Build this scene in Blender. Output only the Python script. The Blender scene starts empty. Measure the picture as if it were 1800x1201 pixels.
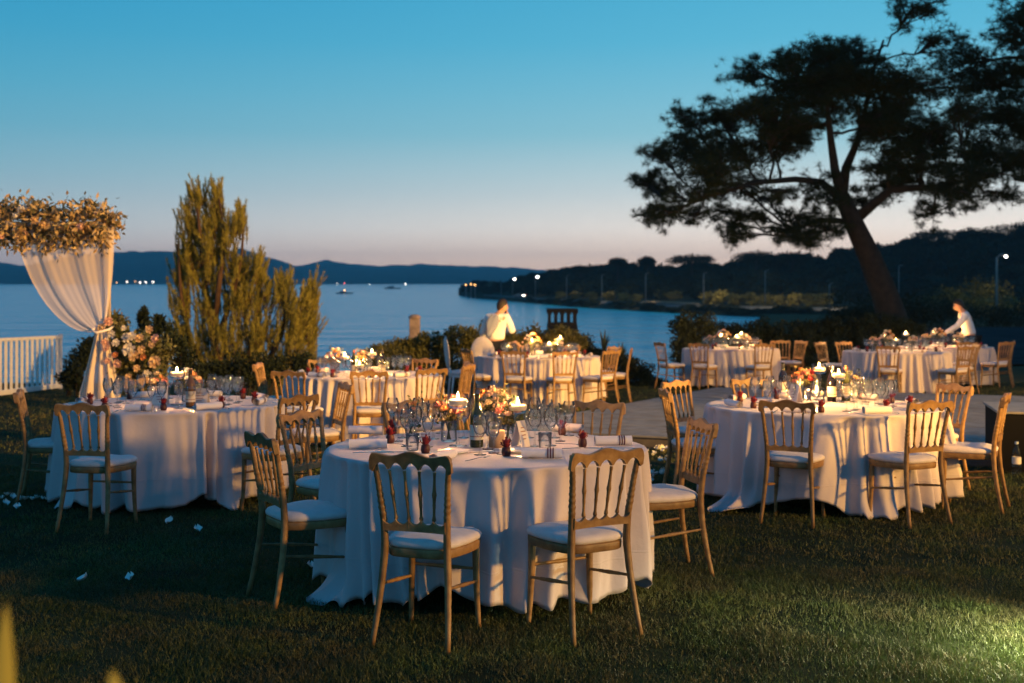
import bpy, math, random
import numpy as np
from mathutils import Vector, Matrix

rng = np.random.default_rng(7)
random.seed(7)
sc = bpy.context.scene
C = sc.collection
PI = math.pi
F = 2050.0            # focal length in photo pixels (photo 1800 wide)
CAMZ = 1.57
HOR = 495.0
SL = 45.0 / F         # the lawn falls gently towards the sea
SEA = -6.5

# ------------------------------------------------------------ camera
cam = bpy.data.cameras.new('camera')
cam.sensor_width = 36.0
cam.lens = 36.0 * F / 1800.0
cam.shift_y = -(600.5 - HOR) / 1800.0
cam.clip_start = 0.05
cam.clip_end = 30000
cam.dof.use_dof = True
cam.dof.focus_distance = 6.1
cam.dof.aperture_fstop = 2.8
camo = bpy.data.objects.new('camera', cam)
camo.location = (0, 0, CAMZ)
camo.rotation_euler = (PI / 2, 0, 0)
C.objects.link(camo)
sc.camera = camo

# ------------------------------------------------------------ world: clear sky after sunset
world = bpy.data.worlds.new('World')
sc.world = world
world.use_nodes = True
nt = world.node_tree
nt.nodes.clear()
def wn(t, **k):
    n = nt.nodes.new(t)
    for a, b in k.items():
        setattr(n, a, b)
    return n
tc = wn('ShaderNodeTexCoord')
sep = wn('ShaderNodeSeparateXYZ')
nt.links.new(tc.outputs['Generated'], sep.inputs[0])
def wmath(op, a, b=None, clamp=False):
    n = wn('ShaderNodeMath', operation=op)
    n.use_clamp = clamp
    for i, v in enumerate((a, b)):
        if v is None:
            continue
        if isinstance(v, (int, float)):
            n.inputs[i].default_value = v
        else:
            nt.links.new(v, n.inputs[i])
    return n.outputs[0]
def wramp(stops):
    n = wn('ShaderNodeValToRGB')
    e = n.color_ramp.elements
    while len(e) < len(stops):
        e.new(0.5)
    for i, (p, c) in enumerate(stops):
        e[i].position = p
        e[i].color = (*c, 1)
    return n
zz = wmath('MAXIMUM', sep.outputs[2], 0.0)
zz = wmath('POWER', zz, 0.5)              # finer steps near the horizon
q = lambda z: math.sqrt(z)
SUNAZ = math.radians(27)                   # where the sun went down, right of the view
away = wramp([(0.0, (.46, .40, .42)), (q(.022), (.46, .44, .47)), (q(.045), (.30, .43, .51)), (q(.09), (.145, .39, .52)),
              (q(.16), (.052, .35, .54)), (q(.24), (.014, .285, .53)), (q(.5), (.008, .18, .40)), (1.0, (.006, .10, .27))])
tow = wramp([(0.0, (1.7, 1.02, .62)), (q(.018), (1.65, 1.16, .82)), (q(.045), (1.30, 1.14, .98)), (q(.075), (.80, .86, .84)), (q(.125), (.33, .64, .74)),
             (q(.2), (.13, .52, .73)), (q(.3), (.06, .42, .66)), (1.0, (.008, .12, .31))])
nt.links.new(zz, away.inputs[0])
nt.links.new(zz, tow.inputs[0])
hx = wmath('MULTIPLY', sep.outputs[0], math.sin(SUNAZ))
hy = wmath('MULTIPLY', sep.outputs[1], math.cos(SUNAZ))
ca = wmath('ADD', hx, hy)
mm = wmath('POWER', wmath('MULTIPLY', wmath('ADD', ca, 1.0), 0.5, True), 6.5, True)
mx = wn('ShaderNodeMixRGB')
nt.links.new(mm, mx.inputs[0])
nt.links.new(away.outputs[0], mx.inputs[1])
nt.links.new(tow.outputs[0], mx.inputs[2])
bg = wn('ShaderNodeBackground')
nt.links.new(mx.outputs[0], bg.inputs[0])
bg.inputs[1].default_value = 1.03
wo = wn('ShaderNodeOutputWorld')
nt.links.new(bg.outputs[0], wo.inputs[0])

sc.view_settings.view_transform = 'Standard'
sc.view_settings.look = 'None'
sc.view_settings.exposure = 0.0
sc.view_settings.gamma = 1.0
sc.view_settings.use_curve_mapping = False
sc.render.engine = 'CYCLES'
sc.cycles.use_denoising = True
sc.cycles.max_bounces = 7
sc.cycles.transparent_max_bounces = 24
sc.cycles.diffuse_bounces = 3
sc.cycles.glossy_bounces = 3
sc.cycles.transmission_bounces = 4
sc.cycles.volume_bounces = 0
sc.cycles.sample_clamp_indirect = 4.0
sc.cycles.caustics_reflective = False
sc.cycles.caustics_refractive = False
sc.cycles.use_light_tree = True

# the garden floodlights outside the frame whose warm light rakes the tables from the right
WARM = (1.0, .51, .095)
def spot(name, loc, aim, power, size, color=WARM, radius=.07, blend=.6):
    l = bpy.data.lights.new(name, 'SPOT')
    l.energy = power
    l.color = color
    l.spot_size = math.radians(size)
    l.spot_blend = blend
    l.shadow_soft_size = radius
    o = bpy.data.objects.new(name, l)
    o.location = loc
    o.rotation_euler = (Vector(aim) - Vector(loc)).to_track_quat('-Z', 'Y').to_euler()
    C.objects.link(o)
    return o
spot('garden_floodlight', (17.0, -2.0, 4.3), (-1.5, 11.0, .3), 15000, 70, WARM, .45, .4)
spot('garden_floodlight.002', (17.0, -2.0, 6.2), (-4.4, 18.0, 2.4), 42000, 27, WARM, .25, .35)
spot('garden_floodlight.001', (13.2, 13.0, 2.3), (2.5, 20.8, .1), 4800, 80)
spot('lawn_spotlight', (2.78, 5.25, .30), (2.5, 5.32, -.12), 330, 124, (1.0, 1.0, .62), .05, 1.0)

# ------------------------------------------------------------ materials
MATS = {}
def mat(name, col, rough=.6, var=0.0, vscale=8.0, metal=0.0, bump=0.0, bscale=60.0, col2=None, spec=.4, sheen=0.0, trans=0.0, coords='Object', detail=4.0):
    if name in MATS:
        return MATS[name]
    m = bpy.data.materials.new(name)
    m.use_nodes = True
    t = m.node_tree
    b = t.nodes['Principled BSDF']
    b.inputs['Base Color'].default_value = (*col, 1)
    b.inputs['Roughness'].default_value = rough
    b.inputs['Metallic'].default_value = metal
    b.inputs['Specular IOR Level'].default_value = spec
    if sheen:
        b.inputs['Sheen Weight'].default_value = sheen
    tcn = t.nodes.new('ShaderNodeTexCoord')
    if coords == 'World':
        g = t.nodes.new('ShaderNodeNewGeometry')
        vec = g.outputs['Position']
    else:
        vec = tcn.outputs[coords]
    if var or col2:
        n = t.nodes.new('ShaderNodeTexNoise')
        n.inputs['Scale'].default_value = vscale
        n.inputs['Detail'].default_value = detail
        t.links.new(vec, n.inputs['Vector'])
        r = t.nodes.new('ShaderNodeValToRGB')
        c2 = col2 or tuple(max(0, c * (1 - var)) for c in col)
        c1 = col if col2 else tuple(min(1, c * (1 + var)) for c in col)
        r.color_ramp.elements[0].position = .34
        r.color_ramp.elements[0].color = (*c2, 1)
        r.color_ramp.elements[1].position = .66
        r.color_ramp.elements[1].color = (*c1, 1)
        t.links.new(n.outputs['Fac'], r.inputs[0])
        t.links.new(r.outputs[0], b.inputs['Base Color'])
    if bump:
        n2 = t.nodes.new('ShaderNodeTexNoise')
        n2.inputs['Scale'].default_value = bscale
        n2.inputs['Detail'].default_value = 5
        t.links.new(vec, n2.inputs['Vector'])
        bp = t.nodes.new('ShaderNodeBump')
        bp.inputs['Strength'].default_value = bump
        bp.inputs['Distance'].default_value = .01
        t.links.new(n2.outputs['Fac'], bp.inputs['Height'])
        t.links.new(bp.outputs[0], b.inputs['Normal'])
    if trans:
        tr = t.nodes.new('ShaderNodeBsdfTranslucent')
        tr.inputs[0].default_value = (*col, 1)
        mixs = t.nodes.new('ShaderNodeMixShader')
        mixs.inputs[0].default_value = trans
        t.links.new(b.outputs[0], mixs.inputs[1])
        t.links.new(tr.outputs[0], mixs.inputs[2])
        t.links.new(mixs.outputs[0], t.nodes['Material Output'].inputs[0])
    MATS[name] = m
    return m

def glass_mat(name, refr):
    m = bpy.data.materials.new(name)
    m.use_nodes = True
    t = m.node_tree
    t.nodes.clear()
    tr = t.nodes.new('ShaderNodeBsdfTransparent')
    tr.inputs[0].default_value = (.985, .99, .99, 1)
    gl = t.nodes.new('ShaderNodeBsdfGlossy')
    gl.inputs['Roughness'].default_value = .06
    lw = t.nodes.new('ShaderNodeLayerWeight')
    lw.inputs[0].default_value = .18
    ad = t.nodes.new('ShaderNodeMath')
    ad.operation = 'MULTIPLY_ADD'
    ad.inputs[1].default_value = .85
    ad.inputs[2].default_value = .03
    ad.use_clamp = True
    t.links.new(lw.outputs['Fresnel'], ad.inputs[0])
    mixs = t.nodes.new('ShaderNodeMixShader')
    t.links.new(ad.outputs[0], mixs.inputs[0])
    t.links.new(tr.outputs[0], mixs.inputs[1])
    t.links.new(gl.outputs[0], mixs.inputs[2])
    gb = t.nodes.new('ShaderNodeBsdfGlass')
    gb.inputs['Roughness'].default_value = .015
    gb.inputs['IOR'].default_value = 1.365
    mix2 = t.nodes.new('ShaderNodeMixShader')
    mix2.inputs[0].default_value = refr
    t.links.new(mixs.outputs[0], mix2.inputs[1])
    t.links.new(gb.outputs[0], mix2.inputs[2])
    o = t.nodes.new('ShaderNodeOutputMaterial')
    t.links.new(mix2.outputs[0], o.inputs[0])
    return m
def sheer_mat(name, col, see, thr=True):
    m = bpy.data.materials.new(name)
    m.use_nodes = True
    t = m.node_tree
    t.nodes.clear()
    tr = t.nodes.new('ShaderNodeBsdfTransparent')
    d = t.nodes.new('ShaderNodeBsdfDiffuse')
    d.inputs[0].default_value = (*col, 1)
    tl = t.nodes.new('ShaderNodeBsdfTranslucent')
    tl.inputs[0].default_value = (*col, 1)
    m1 = t.nodes.new('ShaderNodeMixShader')
    m1.inputs[0].default_value = .4
    t.links.new(d.outputs[0], m1.inputs[1])
    t.links.new(tl.outputs[0], m1.inputs[2])
    lw = t.nodes.new('ShaderNodeLayerWeight')
    lw.inputs[0].default_value = .35
    ad = t.nodes.new('ShaderNodeMath')
    ad.operation = 'ADD'
    ad.use_clamp = True
    ad.inputs[1].default_value = 1 - see
    t.links.new(lw.outputs['Facing'], ad.inputs[0])
    m2 = t.nodes.new('ShaderNodeMixShader')
    t.links.new(ad.outputs[0], m2.inputs[0])
    t.links.new(tr.outputs[0], m2.inputs[1])
    t.links.new(m1.outputs[0], m2.inputs[2])
    o = t.nodes.new('ShaderNodeOutputMaterial')
    t.links.new(m2.outputs[0], o.inputs[0])
    return m
def emit(name, col, strength):
    m = bpy.data.materials.new(name)
    m.use_nodes = True
    t = m.node_tree
    t.nodes.clear()
    e = t.nodes.new('ShaderNodeEmission')
    e.inputs[0].default_value = (*col, 1)
    e.inputs[1].default_value = strength
    o = t.nodes.new('ShaderNodeOutputMaterial')
    t.links.new(e.outputs[0], o.inputs[0])
    return m

GLASS = glass_mat('clear_glass', .08)
CUPGLASS = glass_mat('thin_glass', .0)
SHEER = sheer_mat('sheer_voile', (.85, .73, .66), .36)
GREENGLASS = mat('bottle_green', (.035, .04, .012), .08, spec=.6)
DARKGLASS = mat('bottle_dark', (.01, .008, .012), .08, spec=.6)
WOOD = mat('gilt_wood', (.30, .175, .070), .5, col2=(.19, .10, .038), vscale=22, bump=.15, bscale=120)
def vary(m_, amt):
    t = m_.node_tree
    b = t.nodes['Principled BSDF']
    src = b.inputs['Base Color'].links[0].from_socket
    oi = t.nodes.new('ShaderNodeObjectInfo')
    hs = t.nodes.new('ShaderNodeHueSaturation')
    mr = t.nodes.new('ShaderNodeMapRange')
    mr.inputs['To Min'].default_value = 1 - amt
    mr.inputs['To Max'].default_value = 1 + amt
    t.links.new(oi.outputs['Random'], mr.inputs['Value'])
    t.links.new(mr.outputs[0], hs.inputs['Value'])
    t.links.new(src, hs.inputs['Color'])
    t.links.new(hs.outputs[0], b.inputs['Base Color'])
vary(WOOD, .22)
CUSH = mat('cushion_fabric', (.62, .56, .56), .8, var=.05, vscale=20, bump=.15, bscale=400, sheen=.2)
CLOTH = mat('table_linen', (.55, .485, .505), .85, var=.05, vscale=3, bump=.35, bscale=16, sheen=.1)
def creases(m_):
    t = m_.node_tree
    bp = [n for n in t.nodes if n.type == 'BUMP'][0]
    old = bp.inputs['Height'].links[0].from_socket
    tcn = [n for n in t.nodes if n.type == 'TEX_COORD'][0]
    sp = t.nodes.new('ShaderNodeSeparateXYZ')
    t.links.new(tcn.outputs['Object'], sp.inputs[0])
    tot = old
    for ax, per in ((2, 3.9), (0, 2.3), (1, 2.3)):
        pp_ = t.nodes.new('ShaderNodeMath'); pp_.operation = 'PINGPONG'; pp_.inputs[1].default_value = 1.0
        ml = t.nodes.new('ShaderNodeMath'); ml.operation = 'MULTIPLY'; ml.inputs[1].default_value = per
        t.links.new(sp.outputs[ax], ml.inputs[0]); t.links.new(ml.outputs[0], pp_.inputs[0])
        mr = t.nodes.new('ShaderNodeMapRange'); mr.interpolation_type = 'SMOOTHSTEP'
        mr.inputs['From Min'].default_value = .97; mr.inputs['From Max'].default_value = 1.0
        mr.inputs['To Max'].default_value = .35
        t.links.new(pp_.outputs[0], mr.inputs['Value'])
        ad = t.nodes.new('ShaderNodeMath'); ad.operation = 'ADD'
        t.links.new(tot, ad.inputs[0]); t.links.new(mr.outputs[0], ad.inputs[1])
        tot = ad.outputs[0]
    t.links.new(tot, bp.inputs['Height'])
creases(CLOTH)
NAPK = mat('napkin_linen', (.76, .70, .71), .85, bump=.2, bscale=300)
RIBBON = mat('ribbon_dark', (.10, .012, .018), .6)
REDP = mat('dark_red_petal', (.19, .008, .012), .6, var=.3, vscale=60)
STEEL = mat('cutlery_steel', (.62, .61, .60), .18, metal=1.0)
PORC = mat('porcelain', (.78, .77, .76), .15, spec=.5)
CARD = mat('card_paper', (.80, .70, .64), .7)
PRINT = mat('card_print', (.30, .12, .10), .7)
WAX = mat('candle_wax', (.88, .80, .66), .5, trans=.5)
FLAME = emit('flame', (1.0, .62, .22), 60.0)
WATER_CUP = mat('label_paper', (.62, .58, .52), .7)
STEMG = mat('flower_stem', (.045, .06, .02), .6, var=.3, vscale=30)
LEAFG = mat('leaf_green', (.055, .07, .025), .55, col2=(.10, .085, .03), vscale=9)
SOILM = mat('path_stone', (.04, .042, .046), 1.0, spec=.0, var=.3, vscale=.6, bump=.3, bscale=8)
WHITEP = mat('white_paint', (.72, .71, .72), .45, var=.05)
BLACKP = mat('black_cloth', (.006, .006, .007), .9, spec=.1)
GREYP = mat('grey_board', (.20, .19, .18), .5, var=.15)
STONE = mat('rough_stone', (.30, .23, .20), .9, var=.3, vscale=6, bump=.5, bscale=20)
BARK = mat('pine_bark', (.034, .025, .020), .95, col2=(.016, .013, .012), vscale=6, bump=.8, bscale=14)
BARKR = mat('red_bark', (.06, .033, .02), .95, var=.3, vscale=10)
NEEDLE_D = mat('pine_needles', (.022, .034, .016), .8, col2=(.012, .018, .010), vscale=.8, spec=.1)
NEEDLE_O = mat('olive_needles', (.32, .285, .06), .8, col2=(.13, .125, .032), vscale=5.0, spec=.1)
HEDGE_M = mat('hedge_leaf', (.12, .115, .03), .65, col2=(.04, .045, .015), vscale=2.5, spec=.2)
DARKLEAF = mat('dark_leaf', (.022, .032, .016), .7, col2=(.012, .018, .010), vscale=2.0, spec=.15)
FARWOOD = mat('far_wood', (.026, .036, .022), .9, col2=(.013, .019, .013), vscale=.25, spec=.05)
FARSHRUB = mat('far_shrub', (.20, .17, .055), .9, col2=(.08, .075, .03), vscale=.4, spec=.05)
HILLM = mat('hill_scrub', (.045, .06, .045), .95, col2=(.03, .04, .03), vscale=.004, spec=.0, coords='World')
LANDM = mat('dry_ground', (.045, .042, .026), .95, col2=(.022, .024, .014), vscale=.25, spec=.05, coords='World')
SAND = mat('sand', (.26, .20, .12), .95, var=.2, vscale=.3)
ROADM = mat('asphalt', (.055, .055, .056), .85, var=.2, vscale=.8)
POLE = mat('galvanised', (.22, .21, .20), .6)
SHIRT = mat('white_shirt', (.74, .73, .72), .8, var=.03, vscale=10, bump=.25, bscale=25)
SHIRTSHADE = mat('shirt_shade', (.20, .23, .30), .85)  # grey blue of the strip that stands in for shadow on a shirt
TROUS = mat('dark_trousers', (.012, .012, .014), .8)
SKIN = mat('skin', (.46, .26, .17), .55)
HAIR = mat('dark_hair', (.018, .012, .009), .6)
PLASTIC = mat('clear_plastic', (.45, .50, .52), .2, spec=.6)
PETALW = mat('white_petal', (.74, .73, .70), .7)
BLOOM = {
    'pink': mat('bloom_pink', (.62, .20, .17), .7, var=.15, vscale=40, trans=.2),
    'peach': mat('bloom_peach', (.70, .30, .12), .7, var=.12, vscale=40, trans=.2),
    'cream': mat('bloom_cream', (.74, .54, .34), .7, var=.1, vscale=40, trans=.2),
    'white': mat('bloom_white', (.80, .74, .68), .7, var=.06, vscale=40, trans=.2),
    'blush': mat('bloom_blush', (.74, .47, .42), .7, var=.1, vscale=40, trans=.2),
    'red': REDP,
}
LAMPW = emit('lamp_white', (1.0, .93, .80), 14.0)
LAMPO = emit('lamp_amber', (1.0, .50, .16), 10.0)
LAMPR = emit('lamp_red', (1.0, .12, .08), 10.0)

# ------------------------------------------------------------ projection helpers
def gz(x, y):
    return -SL * y
def P(px, py, d):
    return Vector(((px - 900) / F * d, d, CAMZ - (py - HOR) / F * d))
def G(px, py):
    d = F * CAMZ / (py - 540.0)
    x = (px - 900) / F * d
    return Vector((x, d, gz(x, d)))
def plane(px, py, z):
    d = F * (CAMZ - z) / (py - HOR)
    return Vector(((px - 900) / F * d, d, z))

# ------------------------------------------------------------ mesh helpers
class MB:
    def __init__(s):
        s.v = []
        s.f = []
    def add(s, vs, fs, M=None):
        b = len(s.v)
        if M is not None:
            vs = [M @ Vector(p) for p in vs]
        s.v.extend([tuple(p) for p in vs])
        s.f.extend([tuple(i + b for i in f) for f in fs])
        return s
    def lathe(s, prof, n=16, M=None, cap0=False, cap1=False):
        vs, fs = [], []
        for r, z in prof:
            for k in range(n):
                a = 2 * PI * k / n
                vs.append((r * math.cos(a), r * math.sin(a), z))
        for i in range(len(prof) - 1):
            for k in range(n):
                k2 = (k + 1) % n
                fs.append((i * n + k, i * n + k2, (i + 1) * n + k2, (i + 1) * n + k))
        if cap0:
            fs.append(tuple(range(n - 1, -1, -1)))
        if cap1:
            o = (len(prof) - 1) * n
            fs.append(tuple(o + k for k in range(n)))
        return s.add(vs, fs, M)
    def tube(s, pts, rad, n=8, cap=True):
        pts = [Vector(p) for p in pts]
        if not hasattr(rad, '__len__'):
            rad = [rad] * len(pts)
        vs, fs = [], []
        ref = None
        for i, p in enumerate(pts):
            t = (pts[min(i + 1, len(pts) - 1)] - pts[max(i - 1, 0)])
            if t.length < 1e-9:
                t = Vector((0, 0, 1))
            t.normalize()
            if ref is None:
                ref = Vector((1, 0, 0)) if abs(t.x) < .9 else Vector((0, 1, 0))
            a = (ref - t * ref.dot(t)).normalized()
            ref = a
            b = t.cross(a)
            for k in range(n):
                th = 2 * PI * k / n
                vs.append(p + (a * math.cos(th) + b * math.sin(th)) * rad[i])
        for i in range(len(pts) - 1):
            for k in range(n):
                k2 = (k + 1) % n
                fs.append((i * n + k, i * n + k2, (i + 1) * n + k2, (i + 1) * n + k))
        if cap:
            fs.append(tuple(range(n - 1, -1, -1)))
            o = (len(pts) - 1) * n
            fs.append(tuple(o + k for k in range(n)))
        return s.add(vs, fs)
    def box(s, c, d, M=None, bev=0.0):
        x, y, z = c
        a, b, h = d[0] / 2, d[1] / 2, d[2] / 2
        if bev <= 0:
            vs = [(x + i * a, y + j * b, z + k * h) for i in (-1, 1) for j in (-1, 1) for k in (-1, 1)]
            fs = [(0, 1, 3, 2), (4, 6, 7, 5), (0, 4, 5, 1), (2, 3, 7, 6), (0, 2, 6, 4), (1, 5, 7, 3)]
            return s.add(vs, fs, M)
        e = bev
        ring = [(a - e, b), (-a + e, b), (-a, b - e), (-a, -b + e), (-a + e, -b), (a - e, -b), (a, -b + e), (a, b - e)]
        vs, fs = [], []
        for sc_, zz_ in ((e, -h), (0, -h + e), (0, h - e), (e, h)):
            for (u, v) in ring:
                vs.append((x + u - math.copysign(min(sc_, abs(u)), u), y + v - math.copysign(min(sc_, abs(v)), v), z + zz_))
        for i in range(3):
            for k in range(8):
                k2 = (k + 1) % 8
                fs.append((i * 8 + k, i * 8 + k2, (i + 1) * 8 + k2, (i + 1) * 8 + k))
        fs.append(tuple(range(7, -1, -1)))
        fs.append(tuple(range(24, 32)))
        return s.add(vs, fs, M)
    def grid(s, rows, closed=False, M=None):
        nr, nc = len(rows), len(rows[0])
        vs = [p for r in rows for p in r]
        fs = []
        for i in range(nr - 1):
            for k in range(nc if closed else nc - 1):
                k2 = (k + 1) % nc
                fs.append((i * nc + k, i * nc + k2, (i + 1) * nc + k2, (i + 1) * nc + k))
        return s.add(vs, fs, M)
    def mesh(s, name, m, smooth=True):
        me = bpy.data.meshes.new(name)
        me.from_pydata(s.v, [], s.f)
        if smooth:
            me.polygons.foreach_set('use_smooth', [True] * len(me.polygons))
        me.materials.append(m)
        me.update()
        return me
    def build(s, name, m, parent=None, smooth=True):
        return link(name, s.mesh(name, m, smooth), parent)

def link(name, me, parent=None, M=None):
    o = bpy.data.objects.new(name, me)
    C.objects.link(o)
    if parent is not None:
        o.parent = parent
    if M is not None:
        o.matrix_local = M
    return o
def fast_mesh(name, co, nper, m, smooth=False):
    """co: (N*nper,3) array, faces of nper consecutive vertices"""
    me = bpy.data.meshes.new(name)
    nv = len(co)
    nf = nv // nper
    me.vertices.add(nv)
    me.vertices.foreach_set('co', np.ascontiguousarray(co, dtype=np.float32).ravel())
    me.loops.add(nv)
    me.loops.foreach_set('vertex_index', np.arange(nv, dtype=np.int32))
    me.polygons.add(nf)
    me.polygons.foreach_set('loop_start', np.arange(0, nv, nper, dtype=np.int32))
    me.polygons.foreach_set('loop_total', np.full(nf, nper, dtype=np.int32))
    me.materials.append(m)
    me.update(calc_edges=True)
    return me
def empty(name, loc=(0, 0, 0), rz=0.0, label=None, cat=None, group=None):
    o = bpy.data.objects.new(name, None)
    o.empty_display_size = .1
    C.objects.link(o)
    o.location = loc
    o.rotation_euler = (0, 0, rz)
    if label:
        tag(o, label, cat, group)
    return o
def tag(o, label=None, cat=None, group=None, kind=None):
    if label: o['label'] = label
    if cat: o['category'] = cat
    if group: o['group'] = group
    if kind: o['kind'] = kind
    return o
KIDS = {}
def kid(p, name, me, M=None):
    o = link(name, me, p, M)
    KIDS.setdefault(p.name, []).append(o)
    return o
def copy_thing(o, loc, rz, label=None, group=None):
    c = o.copy()
    C.objects.link(c)
    c.location = loc
    c.rotation_euler = (0, 0, rz)
    if label: c['label'] = label
    if group: c['group'] = group
    for ch in o.children:
        d = ch.copy()
        C.objects.link(d)
        d.parent = c
        for g in ch.children:
            e = g.copy()
            C.objects.link(e)
            e.parent = d
    return c

def unit(n):
    v = rng.normal(size=(n, 3))
    return v / np.linalg.norm(v, axis=1, keepdims=True)
def leaves_co(c, l, w, d=None, jitter=1.0):
    """diamond leaves: centres c (N,3), lengths l, widths w; d = preferred direction"""
    n = len(c)
    a = unit(n)
    if d is not None:
        a = d + a * jitter
        a /= np.linalg.norm(a, axis=1, keepdims=True)
    b = np.cross(a, unit(n))
    b /= np.linalg.norm(b, axis=1, keepdims=True) + 1e-9
    l = np.broadcast_to(np.asarray(l, float), (n,))[:, None]
    w = np.broadcast_to(np.asarray(w, float), (n,))[:, None]
    nn = np.cross(a, b)
    out = np.stack([c, c + a * l * .45 + b * w * .5 + nn * l * .06, c + a * l, c + a * l * .45 - b * w * .5 + nn * l * .06], axis=1)
    return out.reshape(-1, 3)
def needles_co(base, d, l, w):
    n = len(base)
    b = np.cross(d, unit(n))
    b /= np.linalg.norm(b, axis=1, keepdims=True) + 1e-9
    l = np.broadcast_to(np.asarray(l, float), (n,))[:, None]
    out = np.stack([base - b * w * .5, base + b * w * .5, base + d * l], axis=1)
    return out.reshape(-1, 3)
def blob_points(n, c, r, p=.5):
    """points inside an ellipsoid, denser towards its skin"""
    u = unit(n)
    rad = rng.random(n) ** p
    return np.asarray(c) + u * rad[:, None] * np.asarray(r)

# ============================================================ SETTING
# ---- sea
xs = np.array([-9000, -3000, -1200, -500, -200, -80, -30, 0, 30, 60, 120, 300, 900, 3000, 9000], float)
ys = np.array([26, 40, 60, 90, 140, 220, 350, 600, 1000, 1800, 3200, 6000, 12000], float)
m = MB()
m.grid([[(x, y, SEA) for x in xs] for y in ys])
def sea_mat():
    mm_ = mat('sea_water', (.001, .52, .62), .17, spec=.5)
    t = mm_.node_tree
    b = t.nodes['Principled BSDF']
    g = t.nodes.new('ShaderNodeNewGeometry')
    mp = t.nodes.new('ShaderNodeMapping')
    mp.inputs['Scale'].default_value = (.5, 1.0, 1.0)
    t.links.new(g.outputs['Position'], mp.inputs[0])
    hs = None
    for scl, st in ((.55, .5), (.09, 2.2)):
        n = t.nodes.new('ShaderNodeTexNoise')
        n.inputs['Scale'].default_value = scl
        n.inputs['Detail'].default_value = 4
        t.links.new(mp.outputs[0], n.inputs['Vector'])
        k = t.nodes.new('ShaderNodeMath')
        k.operation = 'MULTIPLY'
        k.inputs[1].default_value = st
        t.links.new(n.outputs['Fac'], k.inputs[0])
        if hs is None:
            hs = k.outputs[0]
        else:
            s_ = t.nodes.new('ShaderNodeMath')
            s_.operation = 'ADD'
            t.links.new(hs, s_.inputs[0])
            t.links.new(k.outputs[0], s_.inputs[1])
            hs = s_.outputs[0]
    bp = t.nodes.new('ShaderNodeBump')
    bp.inputs['Strength'].default_value = 1.0
    bp.inputs['Distance'].default_value = 1.9
    t.links.new(hs, bp.inputs['Height'])
    t.links.new(bp.outputs[0], b.inputs['Normal'])
    b.inputs['IOR'].default_value = 1.36
    return mm_
o = m.build('sea', sea_mat())
tag(o, 'calm blue sea of the bay', 'sea', kind='structure')

# ---- ground: lawn terrace, coast bank and land on the right in one sheet
def edge(x):
    return 24.0 if x < 5.2 else 24.0 + (x - 5.2) * 4.6
def ground_z(x, y):
    z = -SL * y
    e = edge(x)
    if y > e:
        t = min(1.0, (y - e) / 14.0)
        t = t * t * (3 - 2 * t)
        z = z * (1 - t) + (SEA - 1.2) * t
    return z
gx = np.unique(np.concatenate([np.linspace(-60, -14, 12), np.linspace(-14, 20, 69), np.linspace(20, 60, 41), np.linspace(60, 260, 30)]))
gy = np.unique(np.concatenate([np.linspace(-12, 22, 35), np.linspace(22, 45, 47), np.linspace(45, 290, 100)]))
m = MB()
m.grid([[(x, y, ground_z(x, y)) for x in gx] for y in gy])
LAWN = mat('lawn_ground', (.034, .042, .016), .95, col2=(.018, .022, .010), vscale=1.2, spec=.05, coords='World', bump=.6, bscale=40)
o = m.build('lawn', LAWN)
tag(o, 'dark mown lawn sloping gently towards the sea', 'lawn', kind='structure')

# ---- dance floor deck
DA = Vector((-.26, 13.71))
DU = Vector((.907, -.42)).normalized()
DV = Vector((.49, .87)).normalized()
def deckp(u, v):
    p = DA + DU * u + DV * v
    return p
def in_deck(x, y):
    det = DU.x * DV.y - DU.y * DV.x
    dx, dy = x - DA.x, y - DA.y
    u = (dx * DV.y - dy * DV.x) / det
    v = (DU.x * dy - DU.y * dx) / det
    return (u > -.03) & (u < 15.4) & (v > -.03) & (v < 8.1)
DECKW = mat('deck_board', (.20, .205, .215), .65, spec=.25, col2=(.13, .125, .125), vscale=5, bump=.25, bscale=30)
DECKS = mat('deck_side', (.09, .08, .075), .8, var=.2)
deck = empty('deck', (DA.x, DA.y, gz(0, DA.y)))
tag(deck, 'low wooden dance floor laid on the lawn behind the right table', 'deck')
def dl(u, v, h):
    p = DA + DU * u + DV * v
    return (p.x - DA.x, p.y - DA.y, -SL * (p.y - DA.y) + h)
m = MB()
LU, LV = 15.3, 8.0
vs = [dl(0, 0, .0), dl(LU, 0, .0), dl(LU, LV, .0), dl(0, LV, .0), dl(0, 0, .125), dl(LU, 0, .125), dl(LU, LV, .125), dl(0, LV, .125)]
m.add(vs, [(0, 1, 5, 4), (1, 2, 6, 5), (2, 3, 7, 6), (3, 0, 4, 7), (4, 5, 6, 7)])
m.build('base', DECKS, deck, False)
NP = 32
pw = LV / NP
for seg in range(4):
    for i in range(NP):
        u0 = seg * LU / 4 + .004 - (.02 if seg == 0 else 0)
        u1 = (seg + 1) * LU / 4 - .004
        v0, v1 = i * pw + .006, (i + 1) * pw - .006
        if i == 0:
            v0 -= .03
        h0, h1 = .128, .150 + random.uniform(-.003, .003)
        q_ = [dl(u0, v0, h0), dl(u1, v0, h0), dl(u1, v1, h0), dl(u0, v1, h0), dl(u0, v0, h1), dl(u1, v0, h1), dl(u1, v1, h1), dl(u0, v1, h1)]
        m = MB()
        m.add(q_, [(0, 1, 5, 4), (1, 2, 6, 5), (2, 3, 7, 6), (3, 0, 4, 7), (4, 5, 6, 7)])
        m.build('plank', DECKW, deck, False)

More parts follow.
